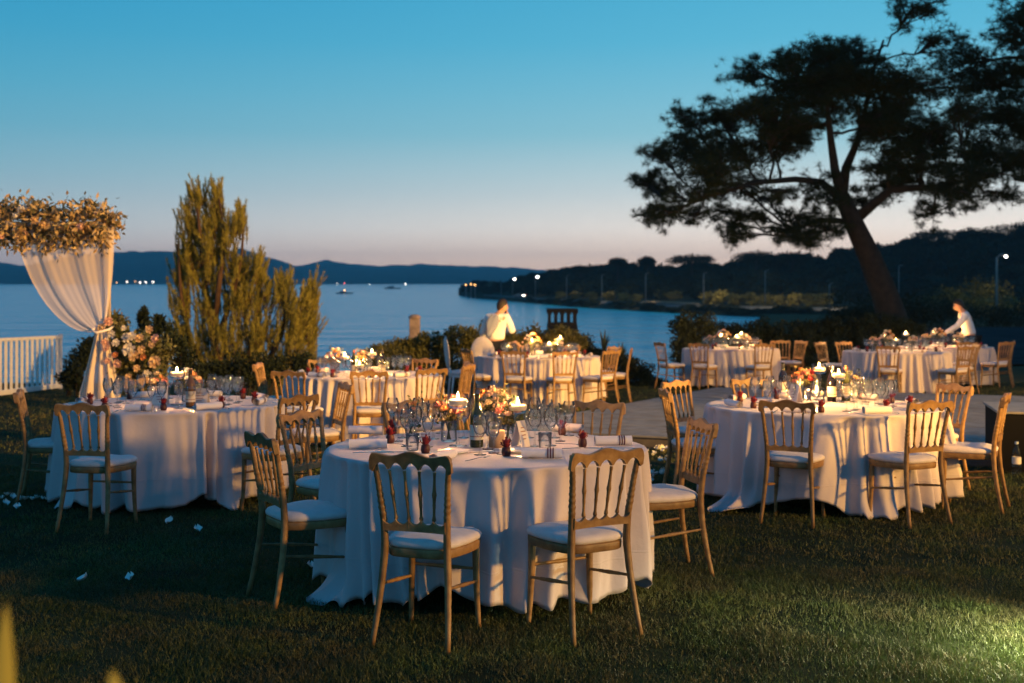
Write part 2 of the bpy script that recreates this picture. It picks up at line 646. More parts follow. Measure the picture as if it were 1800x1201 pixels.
# ---- lawn grass blades
def grass():
    cos = []
    def patch(n, y0, y1, hmin, hmax, w):
        y = np.sqrt(rng.random(n) * (y1 ** 2 - y0 ** 2) + y0 ** 2)
        x = (rng.random(n) - .5) * 2 * (y * .455 + .25)
        # clumps: thin out by a smooth field
        fld = np.sin(x * 5.1 + 1.7 * np.sin(y * 3.3)) * np.sin(y * 4.3 + 1.3 * np.sin(x * 2.9)) + .6 * np.sin(x * 13 + y * 7) * np.sin(y * 11 - x * 5)
        keep = rng.random(n) < .62 + .36 * fld
        ok = keep & ~in_deck(x, y)
        x, y, fl = x[ok], y[ok], fld[ok]
        k = len(x)
        z = -SL * y
        h = (hmin + (hmax - hmin) * rng.random(k) ** 1.6) * (1 + .25 * fl)
        az = rng.random(k) * 2 * PI
        lean = .25 + .9 * rng.random(k)
        wd = rng.random(k) * 2 * PI
        bx, by = np.cos(wd) * w * .5, np.sin(wd) * w * .5
        tx, ty = x + np.cos(az) * lean * h, y + np.sin(az) * lean * h
        mxx, myy = x + np.cos(az) * lean * h * .35, y + np.sin(az) * lean * h * .35
        base = np.stack([x - bx, y - by, z], 1)
        base2 = np.stack([x + bx, y + by, z], 1)
        mid2 = np.stack([mxx + bx * .8, myy + by * .8, z + h * .6], 1)
        tip = np.stack([tx, ty, z + h], 1)
        mid = np.stack([mxx - bx * .8, myy - by * .8, z + h * .6], 1)
        q1 = np.stack([base, base2, mid2, mid], 1)
        q2 = np.stack([mid, mid2, tip, tip + np.stack([bx * .05, by * .05, bx * 0], 1)], 1)
        cos.append(np.concatenate([q1, q2], 1).reshape(-1, 3))
    patch(300000, 3.9, 7.0, .008, .034, .0036)
    patch(200000, 7.0, 11.5, .010, .036, .0055)
    patch(110000, 11.5, 24.0, .018, .045, .0085)
    co = np.concatenate(cos)
    return fast_mesh('grass', co, 4, GRASSM)
GRASSM = mat('grass_blade', (.060, .088, .020), .55, col2=(.092, .078, .032), vscale=2.6, spec=.35, coords='World', trans=.25, detail=8)
def blade_var(m_):
    t = m_.node_tree
    b = t.nodes['Principled BSDF']
    src = b.inputs['Base Color'].links[0].from_socket
    g = t.nodes.new('ShaderNodeNewGeometry')
    n1 = t.nodes.new('ShaderNodeTexNoise'); n1.inputs['Scale'].default_value = 110
    n2 = t.nodes.new('ShaderNodeTexNoise'); n2.inputs['Scale'].default_value = .9; n2.inputs['Detail'].default_value = 3
    t.links.new(g.outputs['Position'], n1.inputs['Vector']); t.links.new(g.outputs['Position'], n2.inputs['Vector'])
    mr = t.nodes.new('ShaderNodeMapRange'); mr.inputs['From Min'].default_value = .3; mr.inputs['From Max'].default_value = .72
    mr.inputs['To Min'].default_value = .25; mr.inputs['To Max'].default_value = 2.0
    t.links.new(n1.outputs['Fac'], mr.inputs['Value'])
    mr2 = t.nodes.new('ShaderNodeMapRange'); mr2.inputs['From Min'].default_value = .35; mr2.inputs['From Max'].default_value = .65
    mr2.inputs['To Min'].default_value = .55; mr2.inputs['To Max'].default_value = 1.35
    t.links.new(n2.outputs['Fac'], mr2.inputs['Value'])
    mu = t.nodes.new('ShaderNodeMath'); mu.operation = 'MULTIPLY'
    t.links.new(mr.outputs[0], mu.inputs[0]); t.links.new(mr2.outputs[0], mu.inputs[1])
    hs = t.nodes.new('ShaderNodeHueSaturation')
    t.links.new(mu.outputs[0], hs.inputs['Value']); t.links.new(src, hs.inputs['Color'])
    t.links.new(hs.outputs[0], b.inputs['Base Color'])
blade_var(GRASSM)
o = link('grass', grass())
tag(o, 'short dry grass of the lawn in the foreground', 'grass', kind='stuff')

# ---- driveway strip behind the right tables
m = MB()
rows = []
for yy in np.linspace(31, 88, 24):
    rows.append([(xx * yy / 31.0, yy, gz(0, yy) + .05) for xx in np.linspace(10.9, 22, 12)])
m.grid(rows)
o = m.build('driveway', SOILM)
tag(o, 'pale gravel drive behind the far right tables', 'drive', kind='structure')

# ---- far hills across the bay
def hill(name, ridge, d0, d1, seed, label):
    r = np.random.default_rng(seed)
    pxs = np.arange(ridge[0][0], ridge[-1][0] + 1, 6.0)
    ry = np.interp(pxs, [a for a, b in ridge], [b for a, b in ridge])
    jag = sum(np.sin(pxs * f_ + r.random() * 6) * a_ for f_, a_ in ((.11, .8), (.23, .6), (.47, .5), (.9, .4)))
    ry = ry + jag * .7
    rows = []
    for k in range(10):
        t = k / 9
        d = d0 + (d1 - d0) * t
        row = []
        for i, px in enumerate(pxs):
            top = CAMZ + (HOR - ry[i]) / F * d1
            z = SEA - .5 + (top - SEA + .5) * (t ** .8)
            if 0 < k < 9:
                z += (top - SEA) * .10 * math.sin(px * .05 + k * 1.9 + seed) * math.sin(px * .013 + k)
            row.append(((px - 900) / F * d, d, z))
        rows.append(row)
    back = [((px - 900) / F * (d1 * 1.05), d1 * 1.05, SEA) for px in pxs]
    rows.append(back)
    m = MB()
    m.grid(rows)
    o = m.build(name, HILLM)
    tag(o, label, 'hills', kind='structure')
hill('hills', [(-500, 470), (-200, 452), (-20, 456), (40, 468), (120, 450), (200, 444), (300, 441), (350, 450), (385, 447), (420, 436), (455, 447), (520, 467), (560, 478), (640, 492), (720, 500)], 3300, 4300, 3, 'blue wooded hill across the bay')
hill('hills.001', [(430, 492), (490, 477), (530, 466), (575, 457), (615, 464), (680, 468), (740, 464), (800, 467), (880, 469), (940, 473), (1000, 480), (1100, 488), (1300, 494)], 3500, 5200, 5, 'long low blue ridge beyond the bay')

# ---- headland on the right: shore, road bank and wooded hillside
shore = [(806, 519), (830, 524), (900, 530), (1000, 539.5), (1100, 546), (1180, 551), (1300, 557), (1450, 561), (1700, 566), (2100, 572)]
sky_y = [(806, 503), (815, 496), (850, 490), (900, 487), (960, 476), (1010, 470), (1050, 463), (1100, 462), (1150, 458), (1200, 460), (1300, 458), (1390, 447), (1450, 440), (1520, 432), (1600, 415), (1660, 408), (1700, 404), (1750, 402), (1800, 396), (2100, 380)]
sx_, sy_ = zip(*shore)
kx_, ky_ = zip(*sky_y)
def head(px):
    ys_ = np.interp(px, sx_, sy_)
    d = F * (CAMZ - SEA) / (ys_ - HOR)
    return d, np.interp(px, kx_, ky_)
def headpt(px, t):
    """t 0 shore .. .15 bank top .. .25 road back .. 1 ridge; returns a point of the headland's ground"""
    d, ky = head(px)
    depth = min(110, 25 + (px - 806) * .35)
    tree = 3.3 if px > 870 else 1.5
    dd = d + depth * t
    ridge = CAMZ + (HOR - ky) / F * (d + depth) - tree
    prof = np.interp(t, [0, .06, .15, .26, .4, 1.0], [SEA - .3, SEA + .8, SEA + 2.2, SEA + 2.4, SEA + 3.2, max(ridge, SEA + 3.3)])
    return Vector(((px - 900) / F * dd, dd, prof))
rows = [[headpt(px, t) for px in np.arange(806, 2101, 9)] for t in (0, .03, .06, .1, .15, .2, .26, .33, .4, .55, .7, .85, 1.0)]
rows.append([Vector((p.x * 1.2, p.y * 1.2, SEA - 1)) for p in rows[-1]])
m = MB()
m.grid(rows)
o = m.build('headland', LANDM)
tag(o, 'dark wooded headland closing the bay on the right', 'headland', kind='structure')
# sand strip by the water
m = MB()
m.grid([[headpt(px, t) + Vector((0, 0, .25)) for px in np.arange(1128, 1236, 6)] for t in (.145, .16, .175)])
o = m.build('beach', SAND)
tag(o, 'pale lamplit strip of beach on the headland', 'beach', kind='structure')
# coast road along the bank
m = MB()
m.grid([[headpt(px, t) + Vector((0, 0, .12)) for px in np.arange(850, 2000, 12)] for t in (.09, .11, .135)])
o = m.build('road', ROADM)
tag(o, 'coast road along the headland', 'road', kind='structure')

def crown_mesh(name, r, nleaf, lsize, m_, flat=1.0, seed=0):
    """uneven leafy crown: clustered leaf faces spread through a volume"""
    cl = 16
    cs = blob_points(cl, (0, 0, 0), (r * .72, r * .72, r * .62 * flat), .4)
    pts = []
    for c in cs:
        rr = r * random.uniform(.28, .48)
        pts.append(blob_points(nleaf // cl, c, (rr, rr, rr * .8 * max(flat, .5)), .35))
    pts = np.concatenate(pts)
    co = leaves_co(pts, lsize * (.6 + .8 * rng.random(len(pts))), lsize * .6)
    return fast_mesh(name, co, 4, m_)
# the wood: one mass of many crowns that cannot be told apart
wood_co = []
protos = []
for k in range(6):
    me = crown_mesh('wood_tmp', 1.0, 620, .34, FARWOOD, .75)
    a = np.empty(len(me.vertices) * 3, np.float32)
    me.vertices.foreach_get('co', a)
    protos.append(a.reshape(-1, 3))
    bpy.data.meshes.remove(me)
for k in range(720):
    px = random.uniform(812, 2000)
    t = random.uniform(.38, 1.0)
    if px < 870: t = random.uniform(.1, .9)
    p = headpt(px, t)
    r = random.uniform(2.0, 3.7) * (1.0 if px > 900 else .6)
    wood_co.append(protos[k % 6] * np.array([r * 1.15, r * 1.15, r]) + np.array([p.x, p.y, p.z + r * .55]))
for k in range(150):      # low scrub on the bank above the water
    px = random.uniform(930, 1560)
    p = headpt(px, random.uniform(.03, .10))
    r = random.uniform(.6, 1.35)
    wood_co.append(protos[k % 6] * np.array([r * 1.6, r * 1.3, r]) + np.array([p.x, p.y, p.z + r * .35]))
o = link('woodland', fast_mesh('woodland', np.concatenate(wood_co), 4, FARWOOD))
tag(o, 'dark mass of trees covering the headland', 'woodland', kind='stuff')
del wood_co

# skyline umbrella pines one can tell apart
def far_pine(px, py, d, w, h, label):
    top = P(px, py, d)
    t = empty('umbrella_pine', (top.x, top.y, top.z - h), 0, label, 'tree', 'umbrella pines on the headland skyline')
    mm2 = MB()
    mm2.tube([(0, 0, -2.5), (.2, 0, h * .3), (.1, 0, h * .75)], [.35, .28, .18], 6)
    for a in range(5):
        th = a * 1.256 + px
        mm2.tube([(.15, 0, h * .5), (math.cos(th) * w * .25, math.sin(th) * w * .25, h * .75)], [.14, .06], 5)
    mm2.build('trunk', BARK, t)
    pts = []
    for k in range(26):
        th, rr = random.uniform(0, 2 * PI), w * .5 * math.sqrt(random.random()) * .82
        zc = h * .93 - (rr / (w * .5)) ** 2 * h * .20 - random.uniform(0, .10) * h
        pts.append(blob_points(90, (math.cos(th) * rr, math.sin(th) * rr, zc - h * .08), (w * .17, w * .17, h * .19), .4))
    pts = np.concatenate(pts)
    link('crown', fast_mesh('crown', leaves_co(pts, .55, .35), 4, FARWOOD), t)
for a in [(1020, 466, 420, 7, 6.0, 'small round pine at the left end of the headland skyline'),
          (1085, 452, 395, 7, 6.5, 'bushy pine on the skyline left of the widest umbrella pine'),
          (1138, 450, 380, 7.5, 7, 'peaked dark tree on the skyline above the utility poles'),
          (1215, 446, 360, 16, 7, 'widest flat umbrella pine on the headland skyline with sky gaps'),
          (1328, 439, 345, 13, 8, 'humped umbrella pine on the skyline left of the big pine trunk'),
          (1392, 444, 340, 10, 7, 'low pine on the skyline just behind the big pine branches'),
          (1650, 402, 340, 17, 8, 'broad dark pine on the skyline right of the big trunk'),
          (1712, 398, 340, 14, 8, 'dark pine on the skyline above the man bending over'),
          (1790, 388, 335, 18, 9, 'tallest pine on the skyline at the right edge')]:
    far_pine(*a)

# roadside bushes under the lamps
BUSH = [crown_mesh('shrub', 1.0, 900, .22, FARSHRUB, .8) for _ in range(3)]
bsp = [(985, .10, 2.2), (1010, .12, 2.4), (1040, .11, 2.2), (1072, .13, 2.5), (1100, .12, 2.4), (1120, .11, 2.0), (1160, .28, 2.4), (1185, .28, 2.2), (1245, .11, 2.7), (1268, .12, 3.2),
       (1292, .11, 2.7), (1318, .12, 2.6), (1345, .12, 2.4), (1372, .12, 2.5), (1400, .12, 2.7), (1425, .12, 2.6), (1442, .12, 2.9), (1640, .1, 2.4), (1690, .12, 2.6), (1735, .1, 2.6), (1775, .1, 2.3)]
for i, (px, t, r) in enumerate(bsp):
    p = headpt(px, t + .09)
    o = link('shrub', BUSH[i % 3])
    o.location = (p.x, p.y, p.z + r * .55)
    o.scale = (r * 1.2, r, r * .9)
    o.rotation_euler = (0, 0, i * 1.3)
    tag(o, 'low olive shrub beside the lamplit coast road across the water', 'shrub', 'shrubs along the coast road')

# street lamps and poles along the coast road
def street_lamp(px, ytop, ybot, lit, label, d=None, arm=.5, bulb=.0):
    d = d or (head(px)[0] + 9)
    b = P(px, ybot, d)
    h = (ybot - ytop) / F * d
    t = empty('street_lamp', (b.x, b.y, b.z), 0, label, 'street lamp', 'lamp posts along the coast road')
    m = MB()
    m.tube([(0, 0, -3), (0, 0, h * .5), (0, 0, h)], [.12, .10, .08], 8)
    m.build('pole', POLE, t)
    m = MB()
    m.tube([(0, 0, h - .1), (arm * .5, 0, h + .18), (arm, 0, h + .22)], [.06, .055, .05], 6)
    m.build('arm', POLE, t)
    m = MB()
    m.box((arm + .1, 0, h + .22), (.45, .24, .12), None, .03)
    hd = m.build('lamp_head', POLE, t)
    if bulb:
        m = MB()
        m.lathe([(.02, -.32 * bulb), (.28 * bulb, -.24 * bulb), (.38 * bulb, 0), (.30 * bulb, .2 * bulb), (.05 * bulb, .26 * bulb)], 10, Matrix.Translation((arm + .25, 0, h + .05)))
        m.build('bulb', LAMPW, hd)
    if lit:  # posts without a bulb get an unseen spot too, for shrubs and beach
        l = bpy.data.lights.new('lamp_light', 'SPOT')
        l.spot_size = math.radians(112)
        l.spot_blend = .5
        l.energy = lit
        l.color = (1, .74, .40)
        l.shadow_soft_size = .3
        lo = bpy.data.objects.new('lamp_light', l)
        C.objects.link(lo)
        lo.parent = t
        lo.location = (arm + .1, .25, h + .1)
        lo.rotation_euler = (math.radians(50), 0, 0)
for a in [(881, 490, 507, 0, 'unlit lamp post left of the two lit white lamps'), (901, 491, 512, 500, 'lit lamp post, left of the two bright white lamps on the headland', None, .5, 1.2),
          (941, 487, 512, 2000, 'lit lamp post, right of the two bright white lamps on the headland', None, .5, 1.2), (996, 486, 512, 2500, 'thin bulbless post with an unseen light nearest right of the two lit lamps'),
          (1058, 484, 512, 3000, 'bulbless post with an unseen light standing behind the right end of the chimney shrubs'), (1135, 482, 520, 3500, 'bulbless post with an unseen light at the left end of the beach strip'),
          (1237, 481, 512, 4500, 'bulbless post with an unseen light at the right end of the beach strip'), (1345, 477, 512, 6000, 'post lighting the yellow shrubs below the big pine branches'),
          (1458, 500, 520, 4000, 'short post at the right end of the lit shrubs'), (1580, 468, 500, 0, 'pale post close to the right of the big pine trunk')]:
    street_lamp(*a)
street_lamp(1752, 452, 512, 350, 'nearest tall lamp post with square white head above the bending man', 95, .5, .3)

# parked car with lit headlights on the coast road
def car():
    p = headpt(912, .11)
    t = empty('car', (p.x, p.y, p.z + .15), 0, 'small car with glaring white headlights on the coast road', 'car')
    m = MB()
    prof = [(-2.0, .35), (-2.0, .85), (-1.75, 1.0), (-1.2, 1.05), (-.7, 1.5), (.6, 1.5), (1.1, 1.05), (1.85, .95), (2.05, .7), (2.05, .35)]
    vs = [(x, -.8, z) for x, z in prof] + [(x, .8, z) for x, z in prof]
    n = len(prof)
    m.add(vs, [tuple(range(n)), tuple(range(2 * n - 1, n - 1, -1))] + [(i, (i + 1) % n, n + (i + 1) % n, n + i) for i in range(n)])
    m.build('body', mat('car_paint', (.16, .15, .15), .35), t, False)
    for x in (-1.3, 1.3):
        for y in (-.78, .78):
            m = MB()
            m.lathe([(.05, -.09), (.32, -.09), (.34, 0), (.32, .09), (.05, .09)], 12, Matrix.Translation((x, y, .34)) @ Matrix.Rotation(PI / 2, 4, 'X'), True, True)
            m.build('wheel', BLACKP, t)
    for y in (-.84, -.6):
        m = MB()
        m.lathe([(.01, -.2), (.26, -.15), (.30, 0), (.26, .15), (.01, .2)], 10, Matrix.Translation((1.7 + (y + .84) * 2.4, y - .06, .75)))
        m.build('headlight', LAMPW, t)
    m = MB()
    m.box((2.95, -.8, .8), (.3, .12, .5), None, .03)
    m.build('indicator', LAMPR, t)
car()

# lights and boats across the bay
def shore_lamp(px, py, m_, label, d=3250, r=1.5):
    p = P(px, py, d)
    t = empty('shore_lamp', (p.x, p.y, p.z - 4), 0, label, 'lamp', 'harbour lamps on the far shore')
    m = MB()
    m.tube([(0, 0, -6), (0, 0, 4)], [.25, .2], 6)
    m.build('post', POLE, t)
    m = MB()
    m.lathe([(.05, -r), (r * .7, -r * .7), (r, 0), (r * .7, r * .7), (.05, r)], 10, Matrix.Translation((0, 0, 4)))
    m.build('globe', m_, t)
for i, (px, py, m_, lb) in enumerate([(93, 496, LAMPW, 'white harbour lamp glimmering through the sheer curtain'), (205, 496.5, LAMPO, 'faint lamp nearest the arch curtain on the far shore'),
        (223, 495.5, LAMPW, 'white lamp second from the arch curtain on the far shore'), (238, 495, LAMPO, 'amber lamp in the middle of the far cluster left of the conifer'),
        (246, 497, LAMPW, 'small white lamp in the far cluster left of the conifer'), (256, 496, LAMPW, 'bright white lamp right of centre in the far cluster'),
        (269, 495.5, LAMPW, 'brightest white lamp at the right end of the cluster left of conifer'),
        (592, 500.5, LAMPW, 'white shore lamp just right of the conifer'), (605, 498, LAMPR, 'small red lamp above the boat right of the conifer'), (637, 501, LAMPO, 'left amber lamp in the middle of the far shore'),
        (650, 500.5, LAMPW, 'right lamp of the pair in the middle of the far shore'), (713, 499.5, LAMPW, 'single white lamp near the right end of the far shore')]):
    shore_lamp(px, py, m_, lb, 3250, 1.5 if m_ is LAMPW else 1.2)
for i, (px, py, lb) in enumerate([(819, 501, 'left amber lamp at the tip of the headland'), (828, 500, 'middle amber lamp at the tip of the headland'), (835, 501, 'right amber lamp at the tip of the headland')]):
    shore_lamp(px, py, LAMPO, lb, 560, .27)
def boat(px, py, lit, label):
    d = F * (CAMZ - SEA) / (py - HOR)
    p = P(px, py, d)
    t = empty('boat', (p.x, p.y, SEA), .3, label, 'boat', 'motor boats on the bay')
    s = d / 900.0
    L, B = 4.2 * s * 1.6, 1.3 * s
    m = MB()
    rows = []
    for u in np.linspace(-1, 1, 11):
        wv = B * (1 - max(0, u) ** 2.2) + .02
        rows.append([(u * L, -wv, .9 * s), (u * L * .95, -wv * .6, -.3 * s), (u * L * .95, wv * .6, -.3 * s), (u * L, wv, .9 * s)])
    m.grid(rows)
    m.grid([[r[0] for r in rows], [r[3] for r in rows]])
    m.build('hull', mat('boat_hull', (.10, .10, .11), .4), t)
    m = MB()
    m.box((-.2 * L, 0, 1.5 * s), (L * .7, B * 1.2, 1.2 * s), None, .15)
    m.build('cabin', mat('boat_cabin', (.16, .15, .15), .4), t)
    m = MB()
    m.tube([(0, 0, 1.8 * s), (0, 0, 4 * s)], .06 * s, 6)
    m.build('mast', POLE, t)
    if lit:
        m = MB()
        m.lathe([(.01, -.5 * s), (.5 * s, 0), (.01, .5 * s)], 8, Matrix.Translation((0, 0, 2.6 * s)))
        m.build('lantern', LAMPO, t)
boat(606, 516.5, True, 'small boat with a lantern on the water right of the conifer')
boat(690, 508, False, 'tiny dark boat farther out in the middle of the bay')

# ============================================================ GARDEN STRUCTURES AND PLANTS
# ---- big leaning pine and its neighbour
def limb(a, b, r0, r1, sag=0.0, n=7, wob=.12):
    a, b = Vector(a), Vector(b)
    L = (b - a).length
    pts = []
    for i in range(n):
        t = i / (n - 1)
        p = a.lerp(b, t)
        p.z += sag * L * math.sin(PI * t)
        if 0 < i < n - 1:
            p += Vector((random.uniform(-1, 1), random.uniform(-1, 1), random.uniform(-1, 1))) * wob * L * .12
        pts.append(p)
    return pts, [r0 + (r1 - r0) * (i / (n - 1)) for i in range(n)]
def pine(name, label, d, trunks, lobes, base, density, nodes_rad):
    k = d / F
    b = P(base[0], base[1], d)
    t = empty(name, b, 0, label, 'tree')
    tm = MB()
    nodes = []
    for path, rads, doff in trunks:
        pts = [P(x, y, d) - b + Vector((0, doff * i / max(1, len(path) - 1), 0)) for i, (x, y) in enumerate(path)]
        tm.tube(pts, rads, 12)
        for i in range(len(pts) - 1):
            for s in (0, .33, .66):
                nodes.append((pts[i].lerp(pts[i + 1], s), rads[i]))
    needles_b, needles_d = [], []
    for (x, y, rx, ry, dens) in lobes:
        c = P(x, y, d) - b
        c.y += random.uniform(-1, 1) * 1.9
        a3 = (rx * k, max(rx, ry) * k * .9, ry * k)
        # a limb from the trunk to this lobe
        best = min(nodes, key=lambda nd: (nd[0] - c).length + max(0, (nd[0].z - c.z)) * .6 + (0 if nd[0].z > nodes_rad else 4))
        rr = min(best[1] * .5, .04 + .018 * (best[0] - c).length)
        pts, rads = limb(best[0], c, rr, .028, -.06, 8, .35)
        tm.tube(pts, rads, 6)
        for j in range(7):
            u_ = unit(1)[0]
            sc_ = np.array(c) + u_ * np.array(a3) * random.uniform(1.05, 1.45)
            pp, rr2 = limb(pts[random.randint(5, 7)], sc_, .018, .006, .05, 5, .4)
            tm.tube(pp, rr2, 4, False)
            nt_ = random.randint(4, 10)
            ctr = blob_points(nt_, tuple(sc_), (.16, .16, .09), .5)
            dd = unit(nt_ * 17)
            needles_b.append(np.repeat(ctr, 17, axis=0))
            needles_d.append(dd)
        sub = max(8, int(rx * ry / 60))
        for j in range(sub):
            sc_ = blob_points(1, tuple(c), tuple(v * random.uniform(.85, 1.25) for v in a3), .5)[0]
            st = pts[random.randint(4, 7)]
            pp, rr2 = limb(st, sc_, .022, .009, .04, 4, .3)
            tm.tube(pp, rr2, 4, False)
            nt_ = max(5, int(density * dens * random.uniform(.35, 1.4)))
            sr = random.uniform(.16, .42)
            ctr = blob_points(nt_, tuple(sc_), (sr * 1.35, sr * 1.3, sr * .75), .55)
            for q_ in range(3):
                tm.tube([sc_, ctr[q_ % nt_]], [.008, .005], 3, False)
            per = 17
            bs = np.repeat(ctr, per, axis=0)
            dd = unit(nt_ * per)
            dd[:, 2] = dd[:, 2] * .8 + .25
            dd /= np.linalg.norm(dd, axis=1, keepdims=True)
            needles_b.append(bs)
            needles_d.append(dd)
    tm.build('trunk', BARK, t)
    nb, nd = np.concatenate(needles_b), np.concatenate(needles_d)
    link('crown', fast_mesh('crown', needles_co(nb, nd,   .11 + .10 * rng.random(len(nb)), .0125), 3, NEEDLE_D), t)
    return t
L1 = [(1566, 42, 42, 28, .8), (1632, 84, 34, 30, .25), (1534, 72, 42, 28, 1), (1454, 98, 48, 28, 1), (1506, 107, 50, 30, 1), (1361, 124, 32, 26, .9), (1310, 128, 36, 26, .8), (1389, 160, 75, 44, 1.2), (1450, 163, 75, 46, 1.2),
      (1510, 154, 65, 45, 1.1), (1566, 163, 65, 45, .9), (1606, 192, 46, 38, .7), (1287, 200, 55, 40, 1.1), (1221, 193, 32, 26, .9), (1342, 212, 65, 44, 1.2), (1403, 219, 62, 38, 1.1), (1520, 225, 50, 36, 1), (1570, 228, 55, 34, 1.1), (1622, 246, 55, 36, 1),
      (1674, 236, 46, 32, .9), (1160, 266, 27, 16, .9), (1212, 261, 46, 34, 1.1), (1254, 282, 50, 34, 1.1), (1300, 275, 46, 30, 1), (1352, 262, 46, 26, 1), (1137, 317, 22, 14, .9), (1184, 322, 40, 24, 1), (1231, 317, 46, 24, 1), (1263, 330, 36, 16, .8),
      (1142, 388, 26, 18, 1), (1168, 374, 28, 18, .9), (1225, 378, 28, 11, .6), (1296, 390, 26, 12, .7), (1298, 412, 22, 11, .7), (1333, 376, 26, 11, .6), (1320, 318, 40, 18, .5), (1370, 340, 34, 18, .5), (1394, 403, 34, 20, .9), (1417, 375, 32, 22, .8), (1392, 424, 32, 14, .9),
      (1445, 408, 38, 24, 1), (1430, 330, 24, 26, .6), (1543, 292, 46, 30, 1.1), (1590, 317, 50, 26, 1.1), (1636, 345, 50, 26, 1), (1545, 350, 34, 20, .9), (1650, 374, 30, 20, .8), (1683, 317, 46, 26, 1), (1716, 345, 36, 16, .7), (1762, 347, 28, 12, .5), (1613, 278, 48, 26, 1.1),
      (1668, 150, 30, 20, .4), (1692, 205, 32, 22, .5), (1650, 210, 36, 26, .6), (1340, 345, 40, 12, .35), (1280, 362, 36, 11, .35), (1440, 362, 18, 26, .4), (1200, 350, 30, 11, .4), (1697, 278, 42, 30, 1), (1748, 290, 40, 26, .9), (1640, 300, 50, 30, 1)]
L2 = [(1730, 93, 46, 48, .9), (1776, 62, 42, 44, .9), (1790, 18, 34, 22, .8), (1753, 142, 50, 36, 1), (1790, 124, 38, 40, 1), (1712, 192, 28, 20, .5), (1762, 200, 46, 36, 1), (1792, 236, 38, 40, 1), (1744, 243, 42, 28, .9), (1840, 120, 60, 60, .8), (1850, 220, 60, 60, .8), (1780, 280, 40, 22, .7)]
pine('pine_tree', 'big dark pine with a leaning trunk and spreading crown against the sky', 31.0,
     [([(1600, 660), (1578, 590), (1556, 520), (1530, 455), (1502, 395), (1480, 345)], [.52, .42, .36, .31, .26, .21], 0),
      ([(1480, 345), (1464, 300), (1452, 240), (1442, 180), (1440, 120)], [.17, .12, .09, .06, .04], -.8),
      ([(1480, 345), (1490, 295), (1512, 250), (1530, 190), (1550, 110), (1570, 60)], [.16, .12, .09, .07, .05, .03], .8),
      ([(1488, 360), (1440, 322), (1390, 318), (1320, 325), (1250, 345), (1180, 372)], [.13, .10, .08, .065, .05, .03], -1.2),
      ([(1500, 390), (1450, 385), (1400, 405)], [.10, .07, .04], 1.0),
      ([(1505, 385), (1560, 335), (1640, 330), (1710, 315)], [.15, .11, .08, .05], -.6)],
     L1, (1600, 660), 18, 0)
pine('pine_tree.001', 'second pine whose crown hangs in from the right edge', 33.0,
     [([(1960, 660), (1930, 520), (1900, 400), (1880, 300), (1860, 200), (1830, 110), (1800, 40)], [.45, .4, .34, .28, .2, .13, .06], 0),
      ([(1890, 350), (1830, 322), (1770, 318)], [.14, .1, .05], -.5)],
     L2, (1960, 660), 20, 0)

